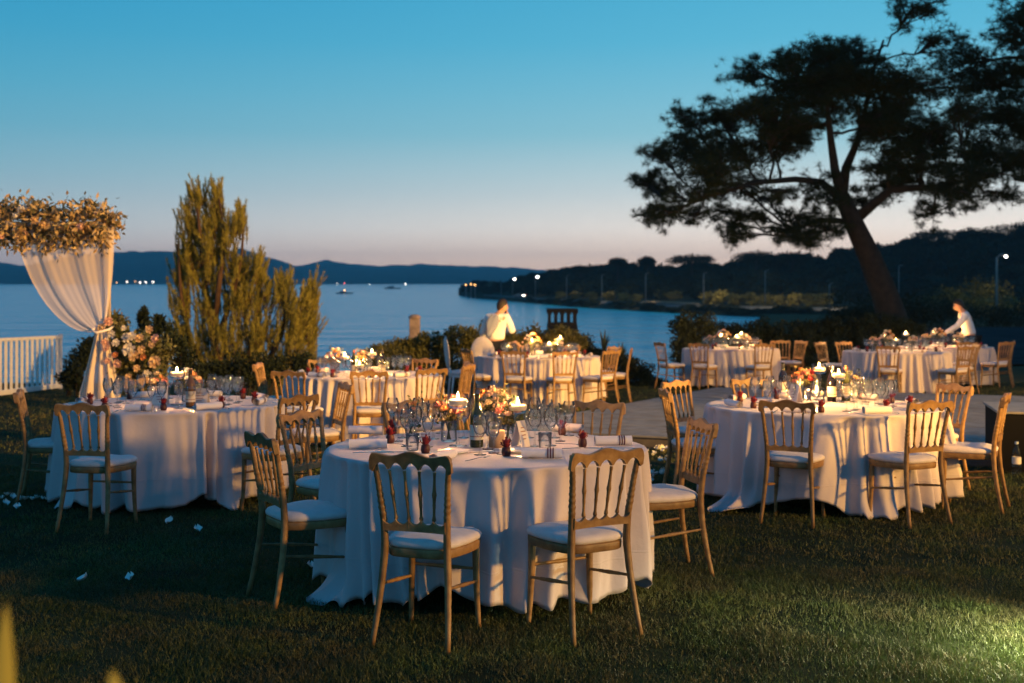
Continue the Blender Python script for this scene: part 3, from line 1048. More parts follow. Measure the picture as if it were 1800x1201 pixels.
# ---- the warm lit conifer on the left with up-swept shoots
def conifer():
    d = 19.5
    b = P(425, 690, d)
    t = empty('conifer', (b.x, b.y, gz(0, d)), 0, 'bushy young pine with upswept golden green shoots beside the flower arch', 'tree')
    o_ = Vector(t.location)
    k = d / F
    tm = MB()
    leaders = [([(400, 690), (375, 600), (360, 500), (352, 420), (345, 345)], .07), ([(375, 600), (385, 500), (395, 420), (385, 350)], .06), ([(380, 600), (410, 520), (425, 450), (428, 395)], .05),
               ([(420, 690), (445, 600), (455, 530), (450, 470)], .07), ([(440, 680), (480, 620), (500, 560), (495, 500)], .06), ([(450, 680), (520, 620), (540, 560), (545, 510)], .06),
               ([(380, 680), (335, 600), (318, 520), (312, 430)], .06), ([(365, 520), (330, 470), (315, 400)], .03)]
    for path, r in leaders:
        pts = [P(x, y, d + random.uniform(-.3, .3)) - o_ for x, y in path]
        tm.tube(pts, [r * (1 - .75 * i / (len(pts) - 1)) for i in range(len(pts))], 8)
    # shoots: dense feathery fingers pointing up and out, inside the outline read from the photograph
    outline = [(350, 352, 22, 22, 14), (382, 352, 16, 22, 10), (335, 395, 28, 26, 16), (375, 395, 34, 28, 22), (415, 402, 20, 22, 14), (425, 385, 11, 14, 8), (335, 440, 30, 24, 18), (385, 440, 42, 26, 26), (325, 482, 30, 22, 16), (370, 485, 44, 26, 22), (425, 482, 30, 26, 22),
               (455, 478, 16, 18, 12), (320, 530, 28, 26, 16), (370, 540, 44, 30, 24), (430, 530, 40, 32, 34), (465, 520, 18, 26, 14), (495, 512, 20, 24, 16), (545, 520, 16, 22, 14), (520, 545, 40, 26, 28), (320, 590, 30, 30, 18), (380, 600, 60, 34, 34), (450, 590, 46, 34, 36), (515, 590, 46, 30, 32), (545, 580, 18, 26, 12),
               (350, 640, 60, 26, 26), (430, 640, 60, 28, 30), (510, 635, 46, 26, 24), (470, 660, 80, 22, 24)]
    B_, D_, W_ = [], [], []
    for (x, y, rx, ry, n) in outline:
        c = P(x, y, d) - o_
        pts = blob_points(int(n * 2.2), tuple(c), (rx * k, max(rx, 26) * k * 1.1, ry * k), .6)
        for p in pts:
            out = Vector((p[0] - (P(405, 600, d) - o_).x, p[1], 0))
            ax = Vector((out.x * .22 + random.gauss(0, .20), out.y * .25 + random.gauss(0, .20), 1.0)).normalized()
            L = random.uniform(.26, .58)
            nn = 110
            s = rng.random(nn)
            base = p[None, :] + np.outer(s * L - L * .4, np.array(ax))
            dd = unit(nn) * .56 + np.array(ax) * (.60 + .4 * s[:, None])
            dd /= np.linalg.norm(dd, axis=1, keepdims=True)
            B_.append(base)
            D_.append(dd)
            W_.append(.055 + .065 * (1 - s) * rng.random(nn) + .015)
            tm.tube([p - np.array(ax) * L * .5, p + np.array(ax) * L * .4], [.007, .004], 3, False)
    tm.build('trunk', BARKR, t)
    bb, dd, ll = np.concatenate(B_), np.concatenate(D_), np.concatenate(W_)
    link('crown', fast_mesh('crown', needles_co(bb, dd, ll, .009), 3, NEEDLE_O), t)
conifer()

# ---- shrubs and hedges
def leafy(name, label, cat, blobs, m_, lsize, per, group=None, stems=True):
    """blobs: (px,py,d,rx,ry,rz in m)"""
    c0 = blobs[0]
    t = empty(name, (P(c0[0], c0[1], c0[2]).x, c0[2], ground_z(P(c0[0], c0[1], c0[2]).x, c0[2])), 0, label, cat, group)
    o_ = Vector(t.location)
    pts, tm = [], MB()
    for (px, py, d, rx, ry, rz) in blobs:
        c = P(px, py, d) - o_
        for j in range(9):
            cc = blob_points(1, tuple(c), (rx * .8, ry * .8, rz * .75), .5)[0]
            pts.append(blob_points(per // 9, cc, (rx * .42, ry * .45, rz * .42), .45))
            if stems and j < 5:
                tm.tube([(c.x + random.uniform(-.1, .1), c.y, 0), (cc[0], cc[1], cc[2])], [.02, .008], 4, False)
    pts = np.concatenate(pts)
    pts = pts[pts[:, 2] > -.05]
    up = np.tile(np.array([[0, -.1, .5]]), (len(pts), 1))
    link('foliage', fast_mesh('foliage', leaves_co(pts, lsize * (.6 + .8 * rng.random(len(pts))), lsize * .45, up, 1.0), 4, m_), t)
    if stems:
        tm.build('stems', BARK, t)
    return t
hb = []
for px, ty in [(660, 612), (685, 600), (712, 592), (735, 584), (762, 578), (790, 574), (818, 574), (846, 573), (874, 574), (902, 573), (930, 572), (958, 572), (985, 572), (1003, 580)]:
    d = 22.4
    top = P(px, ty, d).z
    bot = gz(0, d)
    hb.append((px, ty + (top - bot) * .30 * F / d, d, .34, .42, (top - bot) * .34))
    hb.append((px + 10, ty + (top - bot) * .72 * F / d, d - .1, .36, .42, (top - bot) * .36))
leafy('hedge', 'lit olive green hedge behind the far middle table', 'hedge', hb, HEDGE_M, .085, 1100)
leafy('shrub.100', 'twiggy bush at the left end of the lit hedge', 'shrub', [(668, 625, 21.6, .35, .35, .35), (648, 640, 21.6, .3, .3, .25), (690, 640, 21.5, .3, .3, .3)], HEDGE_M, .075, 800)
leafy('shrub.101', 'dark bush beside the white fence behind the arch curtain', 'shrub', [(140, 640, 20.5, .3, .35, .5), (125, 668, 20.5, .25, .3, .25), (158, 615, 20.8, .22, .3, .3)], DARKLEAF, .08, 1300)
leafy('shrub.102', 'dark upright shrub between the flower arrangement and the conifer', 'shrub', [(262, 590, 16.5, .22, .25, .34), (285, 605, 16.5, .22, .25, .30), (250, 560, 16.6, .07, .08, .22), (280, 570, 16.6, .07, .08, .16), (310, 620, 16.5, .25, .25, .30)], DARKLEAF, .06, 1100)
leafy('shrub.103', 'low dark shrub under the right side of the conifer', 'shrub', [(420, 650, 17.6, .4, .3, .30), (470, 645, 17.7, .4, .3, .30), (520, 640, 17.8, .35, .3, .34), (375, 655, 17.6, .35, .3, .3), (335, 655, 17.6, .35, .3, .3), (550, 650, 18, .2, .3, .3)], DARKLEAF, .06, 1200)
leafy('shrub.104', 'round dark bush by the water behind the far chairs', 'shrub', [(1216, 578, 26, .50, .5, .50), (1200, 600, 26, .42, .5, .45), (1236, 600, 26, .42, .5, .4), (1216, 628, 26, .55, .5, .4)], DARKLEAF, .08, 2600)
gc = []
for px, ty in [(1018, 588), (1045, 600), (1072, 613), (1098, 625), (1124, 637), (1150, 650), (1176, 662)]:
    gc.append((px, ty + 26, 23.6, .42, .5, .30))
    gc.append((px, ty + 58, 23.2, .42, .5, .30))
leafy('ground_cover', 'dark low planting sloping down right of the lit hedge', 'plants', gc, DARKLEAF, .08, 1200)
hb = []
for i, px in enumerate(range(1268, 1625, 26)):
    ty = 572 - (i * 1.1) + 4 * math.sin(i * 1.7)
    hb.append((px, ty + 18, 29.5, .46, .6, .36))
    hb.append((px, ty + 52, 29.0, .46, .6, .42))
    hb.append((px, ty + 82, 28.5, .46, .6, .36))
leafy('hedge.001', 'dark hedge behind the far right tables under the big pine', 'hedge', hb, DARKLEAF, .10, 900)
for i, (px, py, d, r, lb) in enumerate([(1640, 540, 95, 3.0, 'dark bush right of the big pine trunk base'), (1720, 525, 98, 3.4, 'rounded bush with an olive top under the tall lamp post'), (1790, 545, 92, 3.2, 'dark bush at the right edge below the tall lamp post'), (1570, 545, 75, 2.6, 'dark bush behind the base of the big pine'), (1500, 550, 72, 2.4, 'dark bush left of the big pine base')]):
    leafy('bush', lb, 'bush', [(px, py, d, r, r, r * .6), (px - r * 12, py + 14, d, r * .8, r * .8, r * .45), (px + r * 13, py + 14, d, r * .8, r * .8, r * .45)], FARSHRUB if i == 1 else DARKLEAF, .22, 1500, None, True)

# agaves on the slope
AGM = mat('agave_leaf', (.03, .045, .03), .6)
def agave(px, py, h, label):
    d = 23.0
    p = P(px, py, d)
    t = empty('agave', p, 0, label, 'plant', 'agaves on the slope')
    for k in range(9):
        a = k * 2.4
        ln = h * (1.0 if k < 3 else random.uniform(.5, .85))
        sp = .25 if k < 3 else .55
        m = MB()
        w = .03
        dx, dy = math.cos(a) * sp, math.sin(a) * sp
        pts = [Vector((dx * ln * s * (.5 + .5 * s), dy * ln * s * (.5 + .5 * s), ln * s)) for s in (0, .25, .5, .75, 1)]
        ws = [w, w * 1.3, w, w * .6, .002]
        side = Vector((-dy, dx, 0)).normalized()
        nrm = Vector((dx, dy, .2)).normalized()
        m.grid([[tuple(p_ - side * w_), tuple(p_ - nrm * w_ * .4), tuple(p_ + side * w_)] for p_, w_ in zip(pts, ws)])
        m.build('leaf', AGM, t)
agave(1062, 618, .45, 'spiky agave against the water, left of the two')
agave(1093, 632, .36, 'spiky agave against the water, right of the two')

# ---- chimney of the house below the terrace
def chimney():
    d = 31.0
    c = P(988, 600, d)
    t = empty('chimney', c, .0, 'dark masonry chimney with arched vents rising behind the hedge', 'chimney')
    k = d / F
    z0 = (600 - 567) * k
    z1 = (600 - 543) * k
    w = 26 * k
    CH = mat('chimney_render', (.014, .012, .012), .9, var=.2)
    m = MB()
    m.lathe([(w * 1.5, -1.2), (w * 1.42, z0 - .12), (w * 1.36, z0)], 4, Matrix.Rotation(PI / 4, 4, 'Z'), False, True)
    m.build('stack', CH, t, False)
    for i in range(5):
        for y in (-w * .8, w * .8):
            x = -w * .86 + i * w * .43
            m = MB()
            m.box((x, y, (z0 + z1 - .06) / 2), (w * .16, w * .2, z1 - .06 - z0 + .02))
            # little spandrels that round the openings
            for s in (-1, 1):
                m.add([(x + s * w * .08, y - w * .1, z1 - .06), (x + s * w * .21, y - w * .1, z1 - .06), (x + s * w * .08, y - w * .1, z1 - .16),
                       (x + s * w * .08, y + w * .1, z1 - .06), (x + s * w * .21, y + w * .1, z1 - .06), (x + s * w * .08, y + w * .1, z1 - .16)], [(0, 1, 2), (3, 5, 4), (1, 4, 5, 2)])
            m.build('pillar', CH, t, False)
    m = MB()
    m.box((0, 0, z1 - .025), (w * 2.05, w * 1.95, .07), None, .01)
    m.build('cap', CH, t, False)
chimney()
# stone bollard and grey post near the hedge
def pillar(px, y0, y1, d, w, label, m_):
    b = P(px, y1, d)
    h = (y1 - y0) * d / F
    t = empty('stone_pillar', (b.x, b.y, b.z), 0, label, 'pillar')
    m = MB()
    m.box((0, 0, h * .42 - .3), (w, w, h * .84 + .6), None, .015)
    m.build('shaft', m_, t, False)
    m = MB()
    m.lathe([(w * .60, h * .842), (w * .62, h * .88), (w * .5, h * .95), (w * .3, h), (.01, h * 1.01)], 12, None, True)
    m.build('cap', m_, t)
pillar(729, 553, 595, 25.0, .22, 'pale stone pillar showing above the hedge', STONE)
pillar(549, 560, 700, 21.0, .16, 'dark grey post at the right side of the conifer', mat('grey_post', (.07, .075, .08), .8))

# ---- white fence on the left
def fence():
    a = G(106, 684)
    b = G(-60, 706)
    t = empty('fence', a, 0, 'white slatted fence at the left edge above the sea', 'fence')
    v = b - a
    L = v.length
    ux = v.normalized()
    rz = math.atan2(ux.y, ux.x)
    M = Matrix.Rotation(rz, 4, 'Z')
    def at(s, z): return (ux * s) + Vector((0, 0, z))
    for z, h in ((.07, .09), (1.0, .06)):
        m = MB()
        m.box((L / 2, 0, z), (L + .06, .05, h), None, .006)
        o = m.build('rail', WHITEP, t, False)
        o.matrix_local = Matrix.Rotation(rz, 4, 'Z') @ Matrix.Rotation(-math.asin(ux.z), 4, 'Y')
    me = None
    n = int(L / .17)
    for i in range(n):
        if me is None:
            m = MB()
            m.box((0, 0, .54), (.075, .022, .86), None, .004)
            me = m.mesh('slat', WHITEP, False)
        link('slat', me, t, Matrix.Translation(ux * (i * .17 + .13)) @ M)
    for s in (0, L):
        m = MB()
        m.box((0, 0, .5), (.06, .06, 1.12), None, .006)
        o = m.build('post', WHITEP, t, False)
        o.matrix_local = Matrix.Translation(ux * s) @ M
fence()

# ---- flowers
def bloom_mesh(name, r, m_, rings=3):
    """a rose-like head, its petals cupped in rings"""
    m = MB()
    for ri in range(rings):
        n = 5 + ri
        rr = r * (.35 + .65 * (ri + 1) / rings)
        for k in range(n):
            a = 2 * PI * k / n + ri * .7 + random.uniform(-.15, .15)
            wid = 2 * PI / n * .75
            rows = []
            for i in range(4):
                s = i / 3
                row = []
                for j in range(4):
                    u = (j / 3 - .5) * wid * (1 - .25 * s * s)
                    rad = rr * (.25 + .75 * math.sin(s * PI * .55)) * random.uniform(.95, 1.05)
                    z = r * (.95 - .42 * ri / max(1, rings - 1)) * s - r * .25 * (s ** 3) * ri / rings
                    row.append((rad * math.cos(a + u), rad * math.sin(a + u), z))
                rows.append(row)
            m.grid(rows)
    m.lathe([(.01, -.05 * r), (r * .3, .05 * r), (r * .34, r * .5), (r * .2, r * .8), (.01, r * .85)], 8)
    return m.mesh(name, m_)
BL = {k: [bloom_mesh('bloom', 1.0, v) for _ in range(2)] for k, v in BLOOM.items()}
def dirmat(p, d, s):
    q_ = Vector(d).normalized().to_track_quat('Z', 'Y')
    return Matrix.Translation(p) @ q_.to_matrix().to_4x4() @ Matrix.Diagonal((s, s, s, 1))

# ---- wedding arch with sheer curtain
def arch():
    d = 12.7
    foot = P(192, 0, d)
    gz0 = gz(0, d)
    base = Vector((foot.x, d, gz0))
    t = empty('wedding_arch', base, 0, 'wedding arch with flower garland and tied sheer white curtain', 'arch')
    def L(px, py, dy=0.0):
        return P(px, py, d) - base + Vector((0, dy, 0))
    m = MB()
    top = L(192, 392)
    m.tube([(top.x - .02, .06, 0), (top.x - .02, .06, top.z)], .018, 8)
    m.build('post', mat('pale_birch', (.32, .26, .21), .8), t)
    m = MB()
    m.tube([L(198, 392, .05), L(-70, 398, -.15)], .03, 8)
    m.build('crossbar', WHITEP, t)
    # curtain above the tie
    U, V = 90, 40
    rows = []
    for j in range(V + 1):
        v = j / V
        row = []
        for i in range(U + 1):
            u = i / U
            x0, y0 = 28 + 173 * u, 400
            x1, y1 = 172 + 16 * u, 583 - 6 * u
            cx1, cy1 = x0 + (14 + 10 * u) * (1 - u), 470 + 30 * (1 - u)
            cx2, cy2 = x1 - (62 * (1 - u) ** 1.3) + 12 * u, y1 - 80 * u + 12 * (1 - u)
            a, b_, c_, e_ = (1 - v) ** 3, 3 * (1 - v) ** 2 * v, 3 * (1 - v) * v * v, v ** 3
            x = a * x0 + b_ * cx1 + c_ * cx2 + e_ * x1
            y = a * y0 + b_ * cy1 + c_ * cy2 + e_ * y1
            fold = (.022 * math.sin(u * 13 + 6 * u * u + .8 * math.sin(v * 3)) + .008 * math.sin(u * 35 + 3 * math.sin(u * 5)) + .003 * math.sin(u * 83 + 2 * v)) * (1 - .4 * v)
            row.append(tuple(L(x, y, fold - .02 - .05 * v)))
        rows.append(row)
    m = MB()
    m.grid(rows)
    m.build('curtain', SHEER, t)
    rows = []
    for j in range(31):
        v = j / 30
        row = []
        for i in range(U + 1):
            u = i / U
            w = 8 + 24 * min(1, v * 1.5) + 5 * v
            x = 180 - 5 * v + (u - .5) * 2 * w
            y = 578 + v * (745 - 578)
            fold = (.045 * math.sin(u * 15 + 6 * u * u + .6 * math.sin(v * 4)) + .018 * math.sin(u * 37 + 3 * math.sin(u * 7))) * (.3 + .7 * min(1, v * 2))
            row.append(tuple(L(x, y, fold - .04)))
        rows.append(row)
    m = MB()
    m.grid(rows)
    m.build('curtain_tail', SHEER, t)
    m = MB()
    m.tube([L(168, 580, -.14), L(180, 584, -.16), L(196, 579, -.10), L(196, 575, .06), L(176, 574, .06), L(168, 580, -.14)], .014, 6)
    m.build('tie', NAPK, t)
    # garland
    pts, dirs = [], []
    for px in range(-60, 196, 4):
        nn = 60
        yc = 396 + 4 * math.sin(px * .07) - (px < 40) * 6
        for _ in range(nn):
            dyy = random.gauss(0, 17)
            p = L(px + random.gauss(0, 5), yc + dyy, random.gauss(-.02, .12))
            pts.append(p)
            dirs.append((random.gauss(0, .5), random.gauss(-.3, .5), -.9 if dyy > -4 else .6))
        # trailing twigs below and above
        if px % 8 == 0:
            for _ in range(2):
                upw = random.random() < .4
                ln = random.uniform(18, 44) * (.6 if upw else 1)
                sx2 = random.gauss(0, 8)
                for q_ in range(14):
                    s = q_ / 13
                    p = L(px + sx2 * s + random.gauss(0, 2), yc + (-14 - ln * s if upw else 10 + ln * s), random.gauss(-.06, .05))
                    pts.append(p)
                    dirs.append((random.gauss(0, .6), random.gauss(0, .5), .5 if upw else -.7))
    for _ in range(9):            # twigs reaching past the right end
        a = random.uniform(-.5, .7)
        ln = random.uniform(14, 30)
        for q_ in range(14):
            s = q_ / 13
            pts.append(L(188 + math.cos(a) * ln * s, 392 - math.sin(a) * ln * s * 1.3 + 6 * s * s, random.gauss(0, .05)))
            dirs.append((.6, random.gauss(0, .5), random.gauss(0, .5)))
    pts = np.array([tuple(p) for p in pts])
    dirs = np.array(dirs)
    sel = rng.random(len(pts))
    g1, g2 = sel < .38, sel >= .38
    link('foliage', fast_mesh('foliage', leaves_co(pts[g1], .075 * (.6 + .7 * rng.random(g1.sum())), .03, dirs[g1], .8), 4, mat('eucalyptus', (.13, .12, .065), .6, col2=(.07, .06, .028), vscale=5, trans=.2)), t)
    link('dried_foliage', fast_mesh('dried_foliage', leaves_co(pts[g2], .08 * (.6 + .7 * rng.random(g2.sum())), .034, dirs[g2], .8), 4, mat('dried_leaf', (.55, .42, .24), .7, col2=(.34, .22, .10), vscale=6, trans=.2)), t)
    for i in range(13):
        px = random.uniform(-40, 190)
        p = L(px, 395 + random.gauss(0, 13), -.17 - random.random() * .06)
        k = random.choice(['cream', 'blush', 'peach', 'white', 'cream'])
        link('bloom', BL[k][i % 2], t, dirmat(p, (random.gauss(0, .4), -1, random.gauss(.2, .4)), random.uniform(.035, .062)))
arch()

# ---- standing flower arrangement beside the arch
def arrangement():
    d = 12.9
    b = P(243, 0, d)
    base = Vector((b.x, d, gz(0, d)))
    t = empty('flower_arrangement', base, 0, 'large standing arrangement of cream and blush flowers right of the curtain', 'flowers')
    def L(px, py, dy=0.0): return P(px, py, d) - base + Vector((0, dy, 0))
    pts = []
    for (x, y, rx, ry) in [(205, 575, 20, 26), (215, 610, 26, 28), (245, 615, 44, 34), (270, 640, 34, 30), (235, 650, 40, 30), (215, 650, 24, 26), (285, 615, 20, 24), (250, 690, 42, 34), (240, 730, 36, 34)]:
        c = L(x, y)
        pts.append(blob_points(520, tuple(c), (rx * d / F, .22, ry * d / F), .5))
    pts = np.concatenate(pts)
    link('foliage', fast_mesh('foliage', leaves_co(pts, .07 * (.6 + .7 * rng.random(len(pts))), .03), 4, LEAFG), t)
    spots = [(205, 563, .05, 'blush'), (195, 575, .05, 'cream'), (212, 585, .045, 'white'), (200, 600, .04, 'blush'), (220, 601, .045, 'white'), (236, 592, .055, 'white'), (247, 590, .05, 'white'), (258, 594, .05, 'cream'), (243, 613, .075, 'white'), (250, 624, .06, 'cream'),
             (287, 594, .05, 'blush'), (276, 577, .045, 'cream'), (280, 603, .04, 'cream'), (222, 636, .05, 'blush'), (204, 610, .04, 'blush'), (218, 622, .035, 'peach'), (255, 645, .04, 'cream'), (286, 635, .07, 'cream'), (262, 612, .045, 'cream'), (232, 575, .03, 'white'), (268, 625, .04, 'peach'), (205, 632, .035, 'blush'), (240, 660, .04, 'cream'), (272, 655, .05, 'white')]
    for i, (x, y, s, k) in enumerate(spots):
        p = L(x, y, -.24 - random.random() * .06)
        link('bloom', BL[k][i % 2], t, dirmat(p, (random.gauss(0, .25), -1, random.gauss(.25, .25)), s * 1.05))
arrangement()

# ============================================================ CHAIRS
def ylean(z):
    return float(np.interp(z, [0, .12, .3, .45, .58, .92], [-.252, -.226, -.196, -.185, -.197, -.262]))
def xpost(z):
    return float(np.interp(z, [0, .2, .45, .56, .75, .92], [.188, .172, .155, .157, .172, .192]))
def make_chair():
    t = empty('banquet_chair', (0, 0, 0))
    # rear posts (leg and back upright in one turned piece)
    for s in (-1, 1):
        pts, rad = [], []
        for z in np.concatenate([np.linspace(0, .58, 12), np.linspace(.59, .80, 34), np.linspace(.81, .885, 4)]):
            pts.append((s * xpost(z), ylean(z), z))
            r = float(np.interp(z, [0, .25, .45, .58, .7, .885], [.0125, .0165, .019, .017, .0145, .0135]))
            if .60 < z < .79:
                r *= 1 + .20 * max(0, math.sin((z - .60) * 2 * PI / .030)) * (1.0 if (.63 < z < .72) else .55)
            rad.append(r)
        m = MB()
        m.tube(pts, rad, 10)
        kid(t, 'rear_post', m.mesh('rear_post', WOOD))
    def rail(zt, zb, half, th):
        """scalloped board following the lean of the back"""
        n = 61
        m = MB()
        ring = []
        for i in range(n):
            x = -half + 2 * half * i / (n - 1)
            a, b = zt(x), zb(x)
            cur = .012 * (x / half) ** 2
            e = .004
            ya, yb = ylean(a) - cur * 0 + .0 - cur, ylean(b) - cur
            ring.append([(x, yb - th, b), (x, yb - th, b + e), (x, ya - th, a - e), (x, ya - th + e, a), (x, ya + th - e, a), (x, ya + th, a - e), (x, yb + th, b + e), (x, yb + th, b)])
        m.grid(ring, True)
        m.add(ring[0], [tuple(range(8))])
        m.add(ring[-1], [tuple(range(7, -1, -1))])
        return m
    half = .203
    st = [-.186, -.112, -.037, .037, .112, .186]
    def scal(x, xs_, lo, hi, up):
        for a, b in zip(xs_[:-1], xs_[1:]):
            if a <= x <= b:
                return lo + (hi - lo) * math.sin(PI * (x - a) / (b - a)) ** .55
        return lo
    ztop = lambda x: .884 + .010 * math.cos(2 * PI * x / .19) + .014 * (1 - (x / half) ** 2) - (.030 * max(0, (abs(x) - .188) / .015) ** 2)
    zbot = lambda x: scal(x, st, .806, .852, True) + (.012 * max(0, (abs(x) - .186) / .017))
    kid(t, 'top_rail', rail(ztop, zbot, half, .0125).mesh('top_rail', WOOD, False))
    sb = [-.157, -.094, -.031, .031, .094, .157]
    zt2 = lambda x: .594 - (scal(x, sb, 0, .030, True))
    zb2 = lambda x: .530
    kid(t, 'lower_rail', rail(zt2, zb2, .155, .010).mesh('lower_rail', WOOD, False))
    for i in range(1, 5):
        pts, rad = [], []
        for k in range(31):
            s = k / 30
            z = .585 + (.815 - .585) * s
            x = sb[i] + (st[i] - sb[i]) * s
            pts.append((x, ylean(z), z))
            r = .0068 + .0030 * math.exp(-((s - .55) / .16) ** 2)
            r += .0032 * max(0, math.sin(s * 26)) * math.exp(-((s - .45) / .16) ** 2)
            r += .004 * math.exp(-((s - .02) / .05) ** 2) + .002 * math.exp(-((s - 1) / .06) ** 2)
            rad.append(r)
        m = MB()
        m.tube(pts, rad, 8)
        kid(t, 'spindle', m.mesh('spindle', WOOD))
    # seat outline: rounded trapezoid
    def outline(g, n=56):
        out = []
        for k in range(n):
            a = 2 * PI * k / n
            c, s = math.cos(a), math.sin(a)
            e = .42
            x = math.copysign(abs(c) ** e, c)
            y = math.copysign(abs(s) ** e, s)
            w = .185 + .022 * (y + 1) / 2 - (.028 if y < 0 else 0) * (-y)
            out.append((x * (w + g), y * (.20 + g) + .012))
        return out
    m = MB()
    rows = []
    for g, z in ((-.03, .405), (-.004, .405), (0, .410), (.002, .440), (0, .446), (-.02, .448)):
        rows.append([(x, y, z) for x, y in outline(g)])
    m.grid(rows, True)
    kid(t, 'seat_frame', m.mesh('seat_frame', WOOD))
    m = MB()
    rows = []
    for g, z in ((-.012, .447), (.004, .455), (.006, .470), (-.003, .484), (-.025, .492), (-.07, .497), (-.13, .499)):
        rows.append([(x, y, z + .004 * math.sin(x * 30) * math.sin(y * 26) * (g < -.02)) for x, y in outline(g)])
    m.grid(rows, True)
    m.add(rows[-1], [tuple(range(56))])
    kid(t, 'seat_cushion', m.mesh('seat_cushion', CUSH))
    for s in (-1, 1):
        pts, rad = [], []
        for z in np.linspace(0, .42, 14):
            u = 1 - z / .42
            pts.append((s * (.168 + .012 * u * u), .168 + .022 * u * u, z))
            r = float(np.interp(z, [0, .1, .3, .38, .42], [.0115, .014, .0175, .019, .019]))
            rad.append(r)
        m = MB()
        m.tube(pts, rad, 10)
        kid(t, 'front_leg', m.mesh('front_leg', WOOD))
    def stretch(a, b):
        a, b = Vector(a), Vector(b)
        pts, rad = [], []
        for k in range(33):
            s = k / 32
            pts.append(a.lerp(b, s))
            r = .0075 + .0035 * math.exp(-((s - .5) / .14) ** 2)
            for c_ in (.27, .33, .67, .73):
                r += .0032 * math.exp(-((s - c_) / .014) ** 2)
            rad.append(r)
        m = MB()
        m.tube(pts, rad, 7)
        return m.mesh('stretcher', WOOD)
    for s in (-1, 1):
        kid(t, 'stretcher', stretch((s * xpost(.28), ylean(.28), .28), (s * .172, .176, .235)))
    kid(t, 'stretcher', stretch((-.170, .176, .295), (.170, .176, .295)))
    return t
chair0 = make_chair()
chair_used = [False]
# tables: name, centre, radius, words
TB = {
    'near': (Vector((-.145, 6.72)), .915, 'the nearest table'),
    'left': (Vector((-2.83, 9.75)), .915, 'the left table by the flower arch'),
    'right': (Vector((2.54, 9.55)), .93, 'the right table in front of the deck'),
    'mid': (Vector((-1.77, 13.95)), .915, 'the table behind the nearest one'),
    'hedge': (Vector((.45, 19.2)), 1.0, 'the far table before the lit hedge'),
    'bush': (Vector((4.27, 22.8)), .915, 'the far table near the round dark bush'),
    'wait': (Vector((7.02, 21.3)), .93, 'the far right table, left of the pair'),
    'last': (Vector((8.85, 23.8)), .915, 'the rightmost far table where the man bends'),
}
CHGROUP = 'gilt wooden chairs around the tables'
def chair(tb, x, y, label, turn=0.0, ang=None, lift=0.0):
    """x, y: middle of the rear feet"""
    c = TB[tb][0]
    f = Vector((c.x - x, c.y - y)).normalized()
    if ang is not None:
        f = Vector((math.sin(math.radians(ang)), math.cos(math.radians(ang))))
    a = math.atan2(-f.x, f.y) + math.radians(turn)
    f = Vector((-math.sin(a), math.cos(a)))
    o = Vector((x, y)) + f * .24
    loc = (o.x, o.y, gz(0, o.y) + lift)
    if not chair_used[0]:
        chair_used[0] = True
        chair0.location = loc
        chair0.rotation_euler = (0, 0, a)
        ch = chair0
        tag(ch, label, 'chair', CHGROUP)
    else:
        ch = copy_thing(chair0, loc, a, label, CHGROUP)
    ch.rotation_euler = (-SL * math.cos(a), 0, a)
    return ch
W = 'gilt wooden chair '
chair('near', -.465, 5.345, W + 'with its back to the camera, front left of the nearest table', -5)
chair('near', .445, 5.49, W + 'with its back to the camera, front right of the nearest table', 3)
chair('near', -1.317, 6.16, W + 'seen from its side at the left of the nearest table', 8)
chair('near', -1.34, 7.50, W + 'with bluish seat behind the side chair left of the nearest table', 0)
chair('near', 1.115, 6.97, W + 'in profile at the right side of the nearest table', 2)
chair('near', .60, 8.28, W + 'facing the camera behind the right of the nearest table', 0)
chair('near', -.72, 8.28, W + 'behind the flowers and glasses of the nearest table', 0)
chair('left', -2.985, 8.10, W + 'with its back to the camera in front of the left table', -4)
chair('left', -3.97, 9.42, W + 'in profile at the far left edge of the photo', 0)
chair('left', -1.63, 8.88, W + 'at the front right of the left table, back to camera', 0)
chair('left', -1.50, 10.35, W + 'at the rear right of the left table, facing left', 0)
chair('left', -3.45, 11.02, W + 'behind the candle of the left table, facing the camera', 0)
chair('right', 1.97, 8.36, W + 'with its back to the camera, front left of the right table', 0)
chair('right', 2.98, 8.32, W + 'with its back to the camera, front right of the right table', 3)
chair('right', 1.26, 9.45, W + 'shaded, at the left side of the right table, facing right', 0)
chair('right', 1.52, 10.62, W + 'half hidden behind the shaded chair left of the right table', 0)
chair('right', 2.25, 10.93, W + 'facing the camera behind the left of the right table', 0)
chair('right', 3.83, 10.15, W + 'dark, at the rear right of the right table, turned to it', 0)
chair('right', 3.80, 9.00, W + 'in profile at the right of the right table near the black box', -6)
chair('mid', -3.03, 14.0, W + 'at the left side of the table behind the nearest one', 0)
chair('mid', -2.45, 15.12, W + 'behind the left of the table behind the nearest one', 0)
chair('mid', -2.35, 12.25, W + 'angled at the front left of the table behind the nearest one', 0)
chair('mid', -1.50, 12.25, W + 'square to the camera in front of the table behind the nearest one', -6)
chair('mid', -.88, 12.75, W + 'at the front right of the table behind the nearest one', 0)
chair('mid', -.52, 13.55, W + 'lit, right of the table behind the nearest one, nearer of two', 0)
chair('mid', -.56, 14.25, W + 'shaded, right of the table behind the nearest one, farther of two', 0)
chair('mid', -1.15, 15.15, W + 'behind the right glasses of the table behind the nearest one', 0)
chair('hedge', -.72, 18.55, W + 'in profile at the left side of the far table before the hedge', 0)
chair('hedge', .02, 17.72, W + 'shaded, second from left in front of the far table before the hedge', 0)
chair('hedge', .80, 17.6, W + 'third from left in front of the far table before the hedge', 0)
chair('hedge', 1.53, 18.05, W + 'brightly lit at the front right of the far table before the hedge', 0)
chair('hedge', 1.93, 19.0, W + 'rightmost of the far table before the hedge, in profile', 0)
